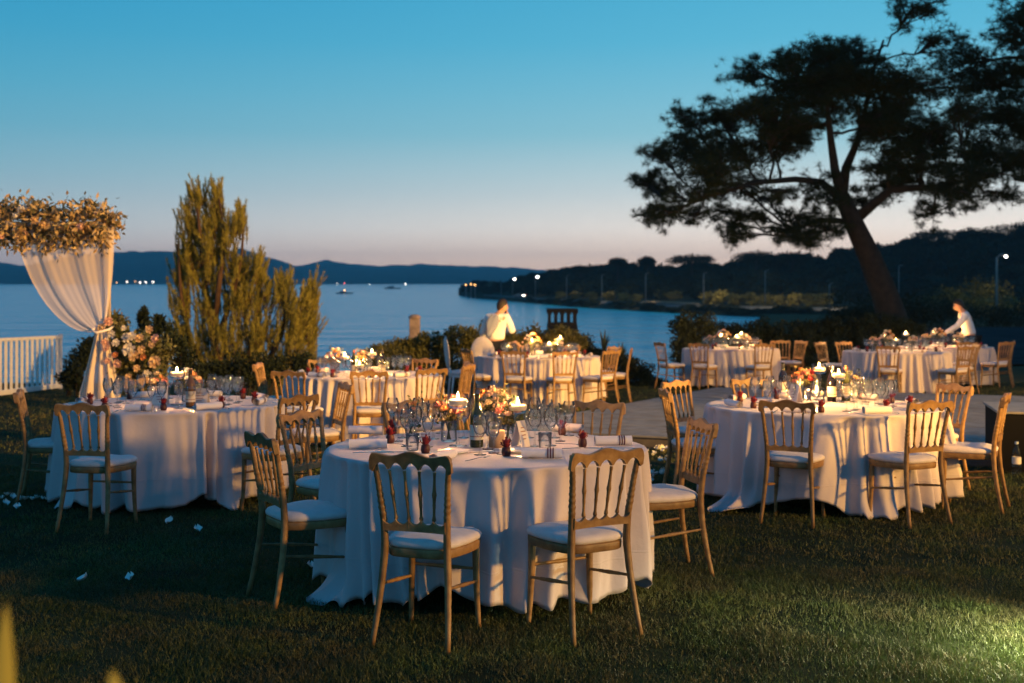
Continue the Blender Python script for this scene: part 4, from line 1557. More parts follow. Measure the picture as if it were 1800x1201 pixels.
chair('hedge', 1.72, 19.9, W + 'right rear of the far table before the hedge, half hidden', 0)
chair('hedge', .30, 20.7, W + 'left of two facing over the far table before the hedge', 0)
chair('hedge', 1.0, 20.6, W + 'right of two facing over the far table before the hedge', 0)
chair('bush', 2.82, 22.2, W + 'leftmost of the far table near the round bush, in profile', 0)
chair('bush', 3.45, 21.55, W + 'lit, second from left at the far table near the round bush', 0)
chair('bush', 4.60, 21.25, W + 'bright, in front of the far table near the round bush', 0)
chair('bush', 4.95, 24.1, W + 'shaded, behind the right of the far table near the round bush', 0)
chair('bush', 5.42, 23.5, W + 'lit, right of the far table near the round bush, showing its back', 60)
chair('bush', 5.78, 23.4, W + 'dim, rightmost of the far table near the round bush', 0)
chair('wait', 5.95, 22.4, W + 'left rear of the far right table, beside the dark hedge', 0)
chair('wait', 6.45, 22.6, W + 'behind the left end of the far right table, facing the camera', 0)
chair('wait', 6.45, 20.0, W + 'pale, back to camera, front left of the far right table', 0)
chair('wait', 7.78, 20.0, W + 'bright, back to camera, at the front right of the far right table', 0)
chair('wait', 8.42, 21.2, W + 'shaded, between the two far right tables', 0)
chair('last', 8.75, 22.4, W + 'overlapped by others in front of the rightmost far table', 0)
chair('last', 9.55, 22.55, W + 'lit, at the front right of the rightmost far table', 0)
chair('last', 10.02, 23.3, W + 'in profile at the right side of the rightmost far table', 0)
chair('last', 10.55, 23.6, W + 'standing apart at the right edge of the photo', 0, 90)

# white oval-back armless chairs by the hedge
def oval_chair(px, d, ang, label):
    x = (px - 900) / F * d
    t = empty('medallion_chair', (x, d, gz(0, d)), math.radians(ang), label, 'chair', 'white oval back chairs by the hedge')
    m = MB()
    rows = []
    for r, th in ((0.0, .03), (.5, .034), (.85, .026), (1.0, .0)):
        rows.append([(r * .21 * math.cos(a), -.22 - .10 * (r * .29 * math.sin(a) + .29) - th, .80 + r * .29 * math.sin(a)) for a in np.linspace(0, 2 * PI, 33)[:-1]])
    m.grid(rows, True)
    rows2 = [[(p[0], -.22 - .10 * (p[2] - .51) + .03 * (1 - i / 3), p[2]) for p in r_] for i, r_ in enumerate(rows)]
    m.grid(rows2, True)
    m.build('backrest', CUSH, t)
    m = MB()
    m.lathe([(.19, .43), (.225, .44), (.23, .47), (.2, .50), (.1, .515), (.01, .518)], 28)
    m.build('seat', CUSH, t)
    m = MB()
    m.lathe([(.19, .40), (.222, .40), (.222, .438), (.19, .438)], 28)
    m.build('seat_frame', WHITEP, t)
    for sx in (-1, 1):
        for sy in (-1, 1):
            m = MB()
            m.tube([(sx * .17, sy * .17, .42), (sx * .18, sy * (.18 if sy > 0 else .21), 0)], [.02, .012], 8)
            m.build('leg', WHITEP, t)
        m = MB()
        m.tube([(sx * .15, -.2, .42), (sx * .12, -.225, .56)], [.016, .014], 8)
        m.build('back_stile', WHITEP, t)
oval_chair(812, 19.6, -78, 'white oval back chair seen edge on beside the hedge')
oval_chair(856, 19.6, -15, 'white oval back chair in front of the man with the phone')

# ============================================================ TABLES
def cloth_rows(R, H, seed, lifts=(), trails=(), hem0=.055):
    r = np.random.default_rng(seed)
    N = 480
    th = np.linspace(0, 2 * PI, N, endpoint=False)
    fold = np.zeros(N)
    warp = th + .10 * np.sin(3 * th + r.random() * 6) + .06 * np.sin(7 * th + r.random() * 6)
    for k, a in ((8, .3), (11, .4), (15, .5), (19, .7), (27, 1.0), (35, 1.2), (44, 1.1)):
        fold += a * (r.random() + .4) * np.cos(k * warp + r.random() * 2 * PI)
    fold /= 2.1 * fold.std()
    # soft valleys and narrow ridges, as linen hangs
    ridge = fold + .35 * np.abs(fold) * fold - .1
    fine = sum(r.normal() * np.cos(k * th + r.random() * 6.3) for k in (43, 53, 67)) * .16
    slow = sum(np.cos(k * th + r.random() * 6.3) * a for k, a in ((2, .5), (3, .4), (5, .35)))
    hem = hem0 + .030 * slow + .020 * ridge
    out = .025 + .012 * slow
    for (a0, w, dz) in lifts:
        d_ = np.abs((th - math.radians(a0) + PI) % (2 * PI) - PI)
        hem += dz * np.exp(-(d_ / math.radians(w)) ** 2)
    tr = np.zeros(N)
    for (a0, w, ln) in trails:
        d_ = np.abs((th - math.radians(a0) + PI) % (2 * PI) - PI)
        g = np.exp(-(d_ / math.radians(w)) ** 4)
        tr += ln * g
        hem = hem * (1 - g) + .006 * g
    hem = np.maximum(hem, .004)
    rows = [[(0, 0, H)]]
    rows = []
    def ring(rad, z):
        rows.append(list(zip((rad * np.cos(th)), (rad * np.sin(th)), z * np.ones(N))))
    for s in (.02, .3, .6, .85, .95, .985):
        wr = .0012 * np.sin(th * 9 + s * 30) * s
        ring(np.full(N, R * s), H + wr)
    ring(np.full(N, R + .003), H - .004)
    ring(R + .004 + .011 * ridge, H - .018)
    for t_ in np.linspace(.04, 1, 26):
        amp = .019 + .046 * t_ ** .55
        # creases drift sideways on the way down
        sh = np.interp((th + .10 * t_ * np.sin(th * 3 + seed)) % (2 * PI), np.append(th, 2 * PI), np.append(ridge, ridge[0]))
        rad = R - .004 + out * t_ ** 1.1 + amp * sh + .010 * fine * t_ + .006 * np.sin(th * 61 + t_ * 9) * t_ * (fold > 0)
        z = (H - .016) + (hem - (H - .016)) * t_
        rad = rad + tr * np.clip((t_ - .80) / .2, 0, 1) ** 1.5
        if t_ > .9:
            z = z + .02 * (t_ - .9) * 10 * (tr > .02) * np.sin(th * 40)
        ring(rad, np.maximum(z, .004))
    # turned hem
    ring(rad - .004, np.maximum(z, .004) + .004)
    return rows
def table(key, seed, label, lifts=(), trails=(), H=.764):
    c, R, _ = TB[key]
    z = gz(0, c.y)
    t = empty('round_table', (c.x, c.y, z), 0, label, 'table', 'round tables laid for the dinner')
    rows = cloth_rows(R, H, seed, lifts, trails)
    m = MB()
    m.grid(rows, True)
    m.add(rows[0], [tuple(range(len(rows[0])))])
    m.build('tablecloth', CLOTH, t)
    t.rotation_euler = (-SL, 0, 0)
    return t
table('near', 11, 'nearest round table under a long white cloth set with candles', [(258, 9, .10), (235, 6, .04), (325, 8, .07), (300, 6, .03)], [(212, 9, .16)])
table('left', 22, 'round table under a bluish white cloth left, beside the flower arch', [(300, 6, .05), (235, 5, .03)], [(225, 7, .08), (312, 6, .07)], )
table('right', 33, 'round table under a cream lit cloth on the right before the deck', [(248, 14, .11), (330, 8, .04)], [(214, 8, .20), (281, 8, .06)])
table('mid', 44, 'round table half hidden behind the nearest table')
table('hedge', 55, 'far round table in front of the lit hedge')
table('bush', 66, 'far round table near the round dark bush by the water')
table('wait', 77, 'left of the two overlapping round tables at the far right')
table('last', 88, 'right of the two overlapping round tables at the far right')
def top_z(key, x, y):
    c = TB[key][0]
    return gz(0, y) + .7655 * math.cos(SL)
def tp(key, px, py):
    """pixel -> point on that table's cloth"""
    c = TB[key][0]
    d = F * (CAMZ - .7655) / (py - 540.0)
    x = (px - 900) / F * d
    return x, d

# ============================================================ TABLEWARE
def wine_mesh(h, rb, rf):
    m = MB()
    b0 = h * .46
    prof = [(.001, .003), (rf * .5, .004), (rf, .001), (rf, .003), (rf * .45, .007), (.006, .012), (.0042, .03), (.0036, b0 * .6), (.0048, b0 - .008), (.012, b0)]
    bowl = [(rb * .55, b0 + .012), (rb * .86, b0 + .032), (rb, b0 + .058), (rb * .98, b0 + .085), (rb * .80, h)]
    inner = [(rb * .80 - .0012, h + .0006), (rb * .80 - .0024, h), (rb * .98 - .0022, b0 + .085), (rb - .0022, b0 + .058), (rb * .86 - .0025, b0 + .034), (rb * .50, b0 + .017), (.002, b0 + .008)]
    m.lathe(prof + bowl + inner, 18)
    return m.mesh('wine_glass', GLASS)
def flute_mesh():
    m = MB()
    m.lathe([(.001, .003), (.030, .001), (.030, .003), (.006, .010), (.0038, .04), (.0040, .085), (.014, .105), (.024, .135), (.027, .17), (.024, .215), (.0232, .2156), (.0222, .215), (.025, .17), (.022, .135), (.012, .108), (.001, .102)], 16)
    return m.mesh('champagne_flute', GLASS)
def tumbler_mesh():
    m = MB()
    m.lathe([(.001, .003), (.030, .001), (.034, .006), (.037, .05), (.039, .095), (.0375, .095), (.034, .02), (.030, .012), (.001, .012)], 16)
    return m.mesh('tumbler', GLASS)
WG = wine_mesh(.215, .041, .034)
WS = wine_mesh(.175, .034, .031)
FL = flute_mesh()
TU = tumbler_mesh()
def glass(key, x, y, kind=None):
    kind = kind or random.choice('wwsf')
    me, nm, ct = {'w': (WG, 'wine_glass', 'wine glass'), 's': (WS, 'wine_glass', 'wine glass'), 'f': (FL, 'champagne_flute', 'champagne flute'), 't': (TU, 'tumbler', 'tumbler')}[kind]
    o = link(nm, me)
    o.location = (x, y, top_z(key, x, y))
    o.rotation_euler = (0, 0, random.random() * 6)
    words = {'w': 'large stemmed wine glass on ', 's': 'small stemmed wine glass on ', 'f': 'slim champagne flute on ', 't': 'short clear tumbler on '}[kind]
    tag(o, words + TB[key][2], ct, words[:-4] + {'w': 'es', 's': 'es', 'f': 's', 't': 's'}[kind] + ' on ' + TB[key][2])
    return o

CAND = {}
def candle(key, x, y, h, label, power=.55, stem=True):
    power *= 20.0
    """stemmed glass with a floating candle"""
    if (round(h, 2), stem) not in CAND:
        m = MB()
        r = .061
        if stem:
            m.lathe([(.001, .004), (.052, .001), (.052, .004), (.012, .010), (.007, .03), (.0065, h - .10), (.016, h - .085)], 20)
            hb_ = h - .085
        else:
            hb_ = .004
            m.lathe([(.001, .002), (r * .9, .001)], 20)
        m.lathe([(.016 if stem else r * .9, hb_), (r * .8, hb_ + .006), (r, hb_ + .02), (r, h), (r - .0015, h)], 24)
        me1 = m.mesh('glass_cup', CUPGLASS)
        m = MB()
        zt = h - .030
        m.lathe([(.001, zt - .034), (.048, zt - .032), (.056, zt - .014), (.054, zt - .002), (.043, zt), (.014, zt - .003), (.001, zt - .003)], 20)
        me2 = m.mesh('wax', WAX)
        m = MB()
        m.lathe([(.001, zt), (.006, zt + .006), (.0085, zt + .014), (.0062, zt + .026), (.0024, zt + .040), (.0002, zt + .047)], 10)
        me3 = m.mesh('flame', FLAME)
        CAND[(round(h, 2), stem)] = (me1, me2, me3)
    a, b, c_ = CAND[(round(h, 2), stem)]
    z = top_z(key, x, y)
    t = empty('candle', (x, y, z), 0, label, 'candle', 'lit candles on the tables')
    link('glass_cup', a, t)
    w_ = link('wax', b, t)
    link('flame', c_, w_)
    l = bpy.data.lights.new('candle_light', 'POINT')
    l.energy = power
    l.color = (1.0, .47, .14)
    l.shadow_soft_size = .012
    lo = bpy.data.objects.new('candle_light', l)
    C.objects.link(lo)
    lo.parent = t
    lo.location = (0, 0, h + .030)
    return t

def bottle(key, x, y, label, m_=None, red=False):
    z = top_z(key, x, y)
    t = empty('wine_bottle', (x, y, z), 0, label, 'bottle', 'wine bottles on the tables')
    m = MB()
    m.lathe([(.001, .004), (.036, .001), (.0385, .006), (.0385, .175), (.036, .195), (.024, .222), (.0155, .245), (.0145, .295), (.0165, .297), (.0165, .306), (.011, .307)], 24)
    m.build('glass', m_ or GREENGLASS, t)
    m = MB()
    m.lathe([(.0392, .045), (.0392, .130)], 24)
    lb = m.build('label', mat('wine_label', (.62, .55, .46), .7), t)
    m = MB()
    m.lathe([(.0396, .062), (.0396, .067)], 24)
    m.build('band', PRINT, lb)
    m = MB()
    m.lathe([(.0152, .252), (.0150, .296)], 16)
    m.build('capsule', mat('capsule_red', (.12, .015, .012), .4) if red else mat('capsule_black', (.02, .02, .02), .35), t)
    return t

def bouquet(key, x, y, label, cols, n=11, hv=.13, rv=.05, spread=.09, glassv=True):
    z = top_z(key, x, y)
    t = empty('flower_vase', (x, y, z), 0, label, 'flower vase', 'flower vases on the tables')
    m = MB()
    m.lathe([(.001, .004), (rv * .9, .001), (rv, .01), (rv * .96, hv * .5), (rv * 1.03, hv), (rv * 1.0, hv), (rv * .92, hv * .5), (rv * .9, .012)], 20)
    m.build('vase', GLASS if glassv else PORC, t)
    ms = MB()
    lv = []
    for k in range(n):
        a = k * 2.4 + random.uniform(-.3, .3)
        rr = spread * math.sqrt((k + .6) / n)
        hh = hv + .035 + spread * .9 * (1 - (rr / spread) ** 2) + random.uniform(-.015, .03)
        p = Vector((rr * math.cos(a), rr * math.sin(a), hh))
        ms.tube([(-.012 * math.cos(a), -.012 * math.sin(a), .012), (.3 * p.x, .3 * p.y, hv), tuple(p)], [.0022, .002, .0016], 4, False)
        s = random.uniform(.024, .041)
        link('bloom', BL[cols[k % len(cols)]][k % 2], t, dirmat(p, (p.x * 6, p.y * 6, 1), s))
    # sprigs standing out above the blooms
    for k in range(7):
        a = random.uniform(0, 2 * PI)
        rr = spread * random.uniform(.5, 1.25)
        tip = Vector((rr * math.cos(a), rr * math.sin(a), hv + random.uniform(.09, .20)))
        ms.tube([(0, 0, hv * .4), (tip.x * .5, tip.y * .5, hv + .04), tuple(tip)], [.0018, .0014, .001], 3, False)
        for q_ in range(9):
            s = .45 + .55 * q_ / 8
            lv.append((tip.x * s + random.gauss(0, .008), tip.y * s + random.gauss(0, .008), hv * .6 + (tip.z - hv * .6) * s))
    for k in range(60):
        a = random.uniform(0, 2 * PI)
        rr = spread * random.uniform(.2, 1.1)
        lv.append((rr * math.cos(a), rr * math.sin(a), hv + random.uniform(-.01, .05)))
    ms.build('stems', STEMG, t)
    lv = np.array(lv)
    link('leaves', fast_mesh('leaves', leaves_co(lv, .03, .014), 4, LEAFG), t)
    return t

# napkin roll with ribbon
def napkin_meshes():
    m = MB()
    L, r = .215, .029
    rows = []
    for i in range(13):
        x = -L / 2 + L * i / 12
        rows.append([(x, (r + .0015 * math.sin(i * 2 + a * 3)) * math.cos(a), r + r * .92 * math.sin(a)) for a in np.linspace(0, 2 * PI, 21)[:-1]])
    m.grid(rows, True)
    for s in (-1, 1):         # spiral ends
        sp = []
        for k in range(48):
            a = k * .42
            rr = r * (.2 + .78 * k / 47)
            sp.append([(s * L / 2, rr * math.cos(a), r + rr * .92 * math.sin(a)), (s * (L / 2 - .02), rr * math.cos(a), r + rr * .92 * math.sin(a))])
        m.grid(sp)
    body = m.mesh('linen', NAPK)
    rib = []
    for k in range(3):
        m = MB()
        xx = .030 + k * .014
        rr = r + .0015
        m.grid([[(xx + dx, (rr + .0015) * math.cos(a), r + rr * .93 * math.sin(a) + .001) for a in np.linspace(0, 2 * PI, 25)[:-1]] for dx in (0, .007)], True)
        rib.append(m.mesh('ribbon', RIBBON))
    m = MB()
    m.grid([[(.024 + dx, (r + .001) * math.cos(a), r + (r + .0005) * .93 * math.sin(a)) for a in np.linspace(0, 2 * PI, 25)[:-1]] for dx in (0, .052)], True)
    rib.append(m.mesh('band', mat('band_cream', (.72, .66, .60), .7)))
    return body, rib
NBODY, NRIB = napkin_meshes()
def napkin(key, x, y, rz, ribbon, label=None):
    t = empty('napkin_roll', (x, y, top_z(key, x, y)), rz, label or (('white rolled napkin with striped band on ' if ribbon else 'plain white rolled napkin on ') + TB[key][2]), 'napkin', ('banded' if ribbon else 'plain') + ' rolled napkins on ' + TB[key][2])
    link('linen', NBODY, t)
    if ribbon:
        for me in NRIB:
            link(me.name.split('.')[0], me, t)
    return t
# dark red favour: a small clay cup with a crumpled bloom
def favour_mesh():
    m = MB()
    m.lathe([(.001, 0), (.014, .001), (.017, .012), (.015, .026), (.010, .030)], 12)
    a = m.mesh('cup', mat('favour_cup', (.06, .012, .012), .5))
    m = MB()
    for k in range(11):
        th = k * 2.4
        el = .35 + .09 * k
        rows = []
        for i in range(4):
            s = i / 3
            row = []
            for j in range(3):
                u = (j - 1) * .42 * (1 - .4 * s)
                rr = .026 * math.sin(min(1.2, s * 1.5)) * math.cos(el * .8)
                row.append((rr * math.cos(th + u), rr * math.sin(th + u), .026 + s * .034 * math.sin(el) + random.uniform(-.002, .002)))
            rows.append(row)
        m.grid(rows)
    m.lathe([(.002, .026), (.012, .032), (.011, .048), (.002, .056)], 8)
    b = m.mesh('bloom', REDP)
    return a, b
FAV = favour_mesh()
def favour(key, x, y, label=None):
    t = empty('flower_favour', (x, y, top_z(key, x, y)), random.random() * 6, label or ('small dark red flower favour on ' + TB[key][2]), 'favour', 'red flower favours on ' + TB[key][2])
    t.scale = (1.55, 1.55, 1.7)
    link('cup', FAV[0], t)
    link('bloom', FAV[1], t)
def cutlery_meshes():
    m = MB()
    pts = [(-.10, 0, .003), (-.03, 0, .004), (.02, 0, .005), (.04, 0, .006)]
    m.grid([[(x, -w, z), (x, 0, z + .002), (x, w, z)] for (x, z, w) in ((-.105, .003, .003), (-.10, .003, .006), (-.06, .003, .005), (0, .006, .0028), (.03, .006, .003), (.045, .003, .010), (.06, .003, .012))])
    for k in range(4):
        y = -.0098 + k * .0065
        m.add([(.06, y - .0015, .003), (.06, y + .0015, .003), (.098, y + .001, .008), (.098, y - .001, .008)], [(0, 1, 2, 3)])
    fork = m.mesh('fork', STEEL)
    m = MB()
    m.grid([[(x, -w, z), (x, 0, z + .0025), (x, w2, z)] for (x, z, w, w2) in ((-.11, .003, .003, .003), (-.105, .003, .007, .007), (-.02, .004, .006, .006), (0, .003, .005, .005), (.02, .002, .006, .010), (.09, .002, .006, .010), (.118, .002, .005, .001))])
    knife = m.mesh('knife', STEEL)
    return fork, knife
FORK, KNIFE = cutlery_meshes()
def cutlery(key, x, y, rz, kind):
    o = link(kind, FORK if kind == 'fork' else KNIFE)
    o.location = (x, y, top_z(key, x, y) + .002)
    o.rotation_euler = (0, 0, rz)
    tag(o, 'silver table ' + kind + ' on ' + TB[key][2], kind, 'silver ' + ('knives' if kind == 'knife' else 'forks') + ' on ' + TB[key][2])
mp_ = MB()
mp_.lathe([(.001, .006), (.055, .006), (.07, .008), (.088, .016), (.090, .017), (.070, .006), (.05, .002), (.001, .002)], 28)
PLATE = mp_.mesh('side_plate', PORC)
def plate(key, x, y, label=None):
    o = link('side_plate', PLATE)
    o.location = (x, y, top_z(key, x, y))
    tag(o, label or ('white side plate on ' + TB[key][2]), 'plate', 'side plates on ' + TB[key][2])
def card(key, x, y, rz, w, h, label, tilt=.28):
    t = empty('menu_card', (x, y, top_z(key, x, y)), rz, label, 'card', 'standing cards on the tables')
    for s in (-1, 1):
        m = MB()
        b = h * math.sin(tilt)
        m.add([(-w / 2, s * b, 0), (w / 2, s * b, 0), (w / 2, s * .001, h * math.cos(tilt)), (-w / 2, s * .001, h * math.cos(tilt)),
               (-w / 2, s * b - s * .0012, 0), (w / 2, s * b - s * .0012, 0), (w / 2, 0, h * math.cos(tilt) - .001), (-w / 2, 0, h * math.cos(tilt) - .001)], [(0, 1, 2, 3), (4, 7, 6, 5), (0, 4, 5, 1), (1, 5, 6, 2), (3, 2, 6, 7), (0, 3, 7, 4)])
        pg = m.build('page', CARD, t, False)
        m = MB()
        for i in range(4):
            f0 = .30 + i * .14
            y0, z0 = s * (b * (1 - f0) + .0012 + .001 * f0), f0 * h * math.cos(tilt)
            f1 = f0 + .035
            y1, z1 = s * (b * (1 - f1) + .0012 + .001 * f1), f1 * h * math.cos(tilt)
            ww = w * (.18 + .12 * ((i * 7) % 3) / 2)
            m.add([(-ww, y0, z0), (ww, y0, z0), (ww, y1, z1), (-ww, y1, z1)], [(0, 1, 2, 3)])
        m.build('print_lines', PRINT, pg, False)

# ---- nearest table, laid out from the photograph
K = 'near'
candle(K, *tp(K, 805, 784), .30, 'tall stemmed candle left of centre on the nearest table', 1.0)
candle(K, *tp(K, 910, 776), .25, 'shorter stemmed candle right of centre on the nearest table', 1.0)
bouquet(K, *tp(K, 789, 776), 'glass vase of pink and peach flowers on the nearest table', ['pink', 'peach', 'cream', 'peach', 'pink', 'cream'], 12, .125, .048, .085)
bouquet(K, *tp(K, 868, 766), 'vase of cream and blush flowers behind the bottle on the nearest table', ['cream', 'blush', 'cream', 'white', 'peach'], 15, .135, .05, .105)
bouquet(K, *tp(K, 893, 775), 'small vase of pale pink sprays right of centre on the nearest table', ['blush', 'pink', 'blush'], 7, .10, .035, .06)
bouquet(K, *tp(K, 722, 766), 'low vase of amber leaves and flowers left on the nearest table', ['peach', 'cream'], 7, .07, .03, .07)
bottle(K, *tp(K, 838, 786), 'green wine bottle with pale label on the nearest table')
bottle(K, *tp(K, 861, 762), 'dark red wine bottle behind the flowers on the nearest table', DARKGLASS, True)
card(K, *tp(K, 915, 785), .9, .075, .155, 'tall folded pink card leaning among glasses on the nearest table')
# round printed box between the bottle and the glasses
def gift_box(key, px, py, label):
    x, y = tp(key, px, py)
    t = empty('round_box', (x, y, top_z(key, x, y)), 0, label, 'box')
    m = MB()
    m.lathe([(.001, .001), (.045, .001), (.046, .07), (.044, .072)], 24)
    m.build('body', mat('kraft_box', (.50, .30, .17), .7, var=.1, vscale=30), t)
    m = MB()
    m.lathe([(.0475, .068), (.0475, .095), (.044, .097), (.001, .097)], 24)
    m.build('lid', mat('kraft_lid', (.56, .36, .22), .7), t)
gift_box(K, 873, 786, 'round kraft paper box right of the bottle on the nearest table')
for i, (px, py, rz, rib, lb) in enumerate([(647, 789, .12, False, 'white napkin roll with its spiral end showing on the nearest table'), (643, 764, -.08, False, 'white napkin roll at the back left edge of the nearest table'),
        (779, 812, 1.15, False, 'end on napkin roll behind the front left chair of the nearest table'), (952, 806, -.04, True, 'blue shaded napkin roll with dark striped band on the nearest table'),
        (1078, 783, .10, True, 'warm lit napkin roll with red striped band at the right of the nearest table'), (997, 759, -.5, False, 'pale napkin at the back right of the nearest table'), (752, 757, .3, False, 'napkin at the back behind the glasses of the nearest table')]):
    napkin(K, *tp(K, px, py), rz, rib, lb)
for px, py, lb in [(686, 779, 'dark red favour beside the left spiral napkin on the nearest table'), (690, 763, 'dark red favour farthest left at the back of the nearest table'), (748, 797, 'bright red favour behind the front left chair rail of the nearest table'), (890, 802, 'dark red favour at the front middle of the nearest table'),
                   (1024, 786, 'red favour at the right before the striped napkin on the nearest table'), (988, 765, 'red favour at the back right among glasses of the nearest table'), (870, 753, 'red favour behind the flowers of the nearest table')]:
    favour(K, *tp(K, px, py), lb)
for px, py, kd in [(715, 785, 'w'), (730, 778, 'w'), (742, 770, 'w'), (708, 770, 'w'), (722, 762, 's'), (752, 786, 's'), (762, 772, 'w'), (700, 776, 's'), (748, 764, 'f'), (690, 758, 'w'), (735, 758, 'w'), (775, 762, 'w'), (815, 770, 'w'),
                   (844, 800, 'w'), (868, 797, 's'), (858, 790, 'w'), (880, 770, 'w'), (940, 785, 'w'), (955, 775, 'w'), (968, 784, 'w'), (975, 770, 'w'), (950, 764, 'f'), (930, 770, 's'), (962, 762, 'w'), (985, 776, 's'), (940, 757, 'w'), (905, 758, 'w'), (895, 762, 's'), (832, 758, 'w'), (1000, 766, 'w')]:
    glass(K, *tp(K, px, py), kd)
for px, py in [(725, 792), (958, 790)]:
    glass(K, *tp(K, px, py), 't')
plate(K, *tp(K, 797, 797), 'white side plate front of centre on the nearest table')
plate(K, *tp(K, 905, 795), 'white side plate under the tall pink card on the nearest table')
for px, py, rz, kd in [(655, 797, .1, 'knife'), (690, 796, .05, 'knife'), (640, 775, -.1, 'knife'), (700, 783, -.6, 'fork'), (840, 808, .9, 'fork'), (830, 797, .3, 'knife'), (922, 806, -.55, 'fork'), (905, 803, -.5, 'knife'), (1005, 783, -.5, 'fork'), (1060, 790, -.2, 'knife'), (1090, 789, -.05, 'knife'), (985, 790, .2, 'knife')]:
    cutlery(K, *tp(K, px, py), rz, kd)

# ---- the other tables
def settings(key, angs, detail):
    c, R, w = TB[key]
    for i, a in enumerate(angs):
        a = math.radians(a)
        def at(r, s):
            return c.x + math.cos(a) * r - math.sin(a) * s, c.y + math.sin(a) * r + math.cos(a) * s
        if detail >= 1:
            napkin(key, *at(R - .16, .02), a + PI / 2 + random.uniform(-.15, .15), i % 2 == 0)
            favour(key, *at(R - .27, .17))
        if detail >= 2:
            cutlery(key, *at(R - .14, -.15), a + .1, 'knife')
            cutlery(key, *at(R - .14, .17), a - .1, 'fork')
        for (r, s, kd) in ((R - .40, -.12, 'w'), (R - .44, -.01, 's'), (R - .40, .11, 'w'), (R - .52, .06, 'f')) if detail >= 1 else ((R - .42, -.1, 'w'), (R - .45, .05, 'w'), (R - .5, .15, 's')):
            glass(key, *[v + random.uniform(-.02, .02) for v in at(r, s)], kd)
settings('left', [265, 305, 350, 30, 80, 125, 175, 220], 2)
settings('right', [240, 285, 325, 5, 45, 95, 140, 190], 2)
settings('mid', [230, 270, 310, 350, 30, 90, 140, 185], 1)
settings('hedge', [200, 240, 275, 310, 350, 40, 90, 140], 1)
settings('bush', [215, 260, 305, 350, 40, 90, 150], 1)
settings('wait', [190, 235, 280, 325, 20, 80, 140], 1)
settings('last', [235, 280, 325, 20, 80, 140, 190], 1)
K = 'left'
candle(K, *tp(K, 311, 712), .30, 'lit stemmed candle among flowers on the left table', 1.3)
bouquet(K, *tp(K, 330, 706), 'vase of cream and peach flowers on the left table', ['cream', 'peach', 'white', 'blush'], 14, .12, .05, .10)
bouquet(K, *tp(K, 278, 706), 'low vase of amber sprigs left on the left table', ['peach', 'cream', 'pink'], 8, .10, .04, .08)
bottle(K, *tp(K, 335, 716), 'amber wine bottle beside the boxes on the left table', mat('bottle_amber', (.16, .07, .018), .12, spec=.6))
card(K, *tp(K, 282, 712), .1, .12, .16, 'upright pink card left of the candle on the left table')
card(K, *tp(K, 352, 714), -.12, .14, .15, 'wide pale card right of the bottle on the left table')
plate(K, *tp(K, 358, 718), 'white side plate below the wide card on the left table')
K = 'right'
candle(K, *tp(K, 1440, 703), .31, 'taller candle in the middle of the right table', 1.3)
candle(K, *tp(K, 1474, 707), .27, 'brighter stemmed candle right of the middle on the right table', 1.3)
candle(K, *tp(K, 1436, 708), .125, 'low candle among the glasses of the right table', .8, False)
bouquet(K, *tp(K, 1413, 703), 'vase of red and peach flowers on the right table', ['red', 'peach', 'pink', 'cream', 'peach'], 13, .125, .05, .095)
bouquet(K, *tp(K, 1500, 700), 'small vase of cream sprigs right of the candles on the right table', ['cream', 'white'], 8, .09, .035, .07)
bottle(K, *tp(K, 1462, 706), 'dark bottle between the candles of the right table', DARKGLASS)
bottle(K, *tp(K, 1487, 705), 'rose label bottle right of the candles on the right table', None, True)
bottle(K, *tp(K, 1376, 697), 'dark bottle behind the left glasses of the right table', DARKGLASS)
card(K, *tp(K, 1398, 708), -.9, .09, .16, 'bluish folded card left of the flowers on the right table')
K = 'mid'
candle(K, *tp(K, 606, 658), .245, 'left lit candle of the table behind the nearest one', 1.4)
candle(K, *tp(K, 654, 658), .29, 'right lit candle of the table behind the nearest one', 1.4)
candle(K, *tp(K, 632, 661), .16, 'low candle in the middle of the table behind the nearest one', .9, False)
bouquet(K, *tp(K, 590, 656), 'vase of white and peach flowers on the table behind the nearest one', ['white', 'cream', 'peach', 'blush'], 14, .13, .05, .11)
bouquet(K, *tp(K, 640, 656), 'vase of cream flowers between candles of the table behind the nearest one', ['cream', 'peach', 'blush'], 12, .12, .05, .10)
bottle(K, *tp(K, 622, 661), 'wine bottle standing tall on the table behind the nearest one', None, True)
bottle(K, *tp(K, 672, 661), 'dark bottle right on the table behind the nearest one', DARKGLASS)
for K, cs, lab in (('hedge', [(935, 624), (965, 626), (985, 622)], 'the far table before the lit hedge'), ('bush', [(1268, 610), (1295, 608), (1303, 611)], 'the far table near the round bush'),
              ('wait', [(1555, 612), (1575, 615), (1592, 610)], 'the far right table, left of the pair'), ('last', [(1640, 604), (1652, 607), (1672, 605)], 'the rightmost far table')):
    hs = (.26, .22, .30)
    wd = ('left', 'middle', 'right')
    for (px, py), h_, w_ in zip(cs, hs, wd):
        candle(K, *tp(K, px, py), h_, w_ + ' lit candle of ' + lab, 2.4)
    c = TB[K][0]
    bouquet(K, c.x - .12, c.y + .1, 'tall vase of cream and blush flowers on ' + lab, ['cream', 'white', 'blush', 'peach', 'white'], 18, .17, .055, .15)
    bouquet(K, c.x + .30, c.y + .05, 'right vase of white flowers on ' + lab, ['white', 'cream', 'blush'], 12, .12, .05, .11)
    bouquet(K, c.x - .42, c.y - .05, 'left vase of blush flowers on ' + lab, ['blush', 'cream'], 10, .10, .05, .10)

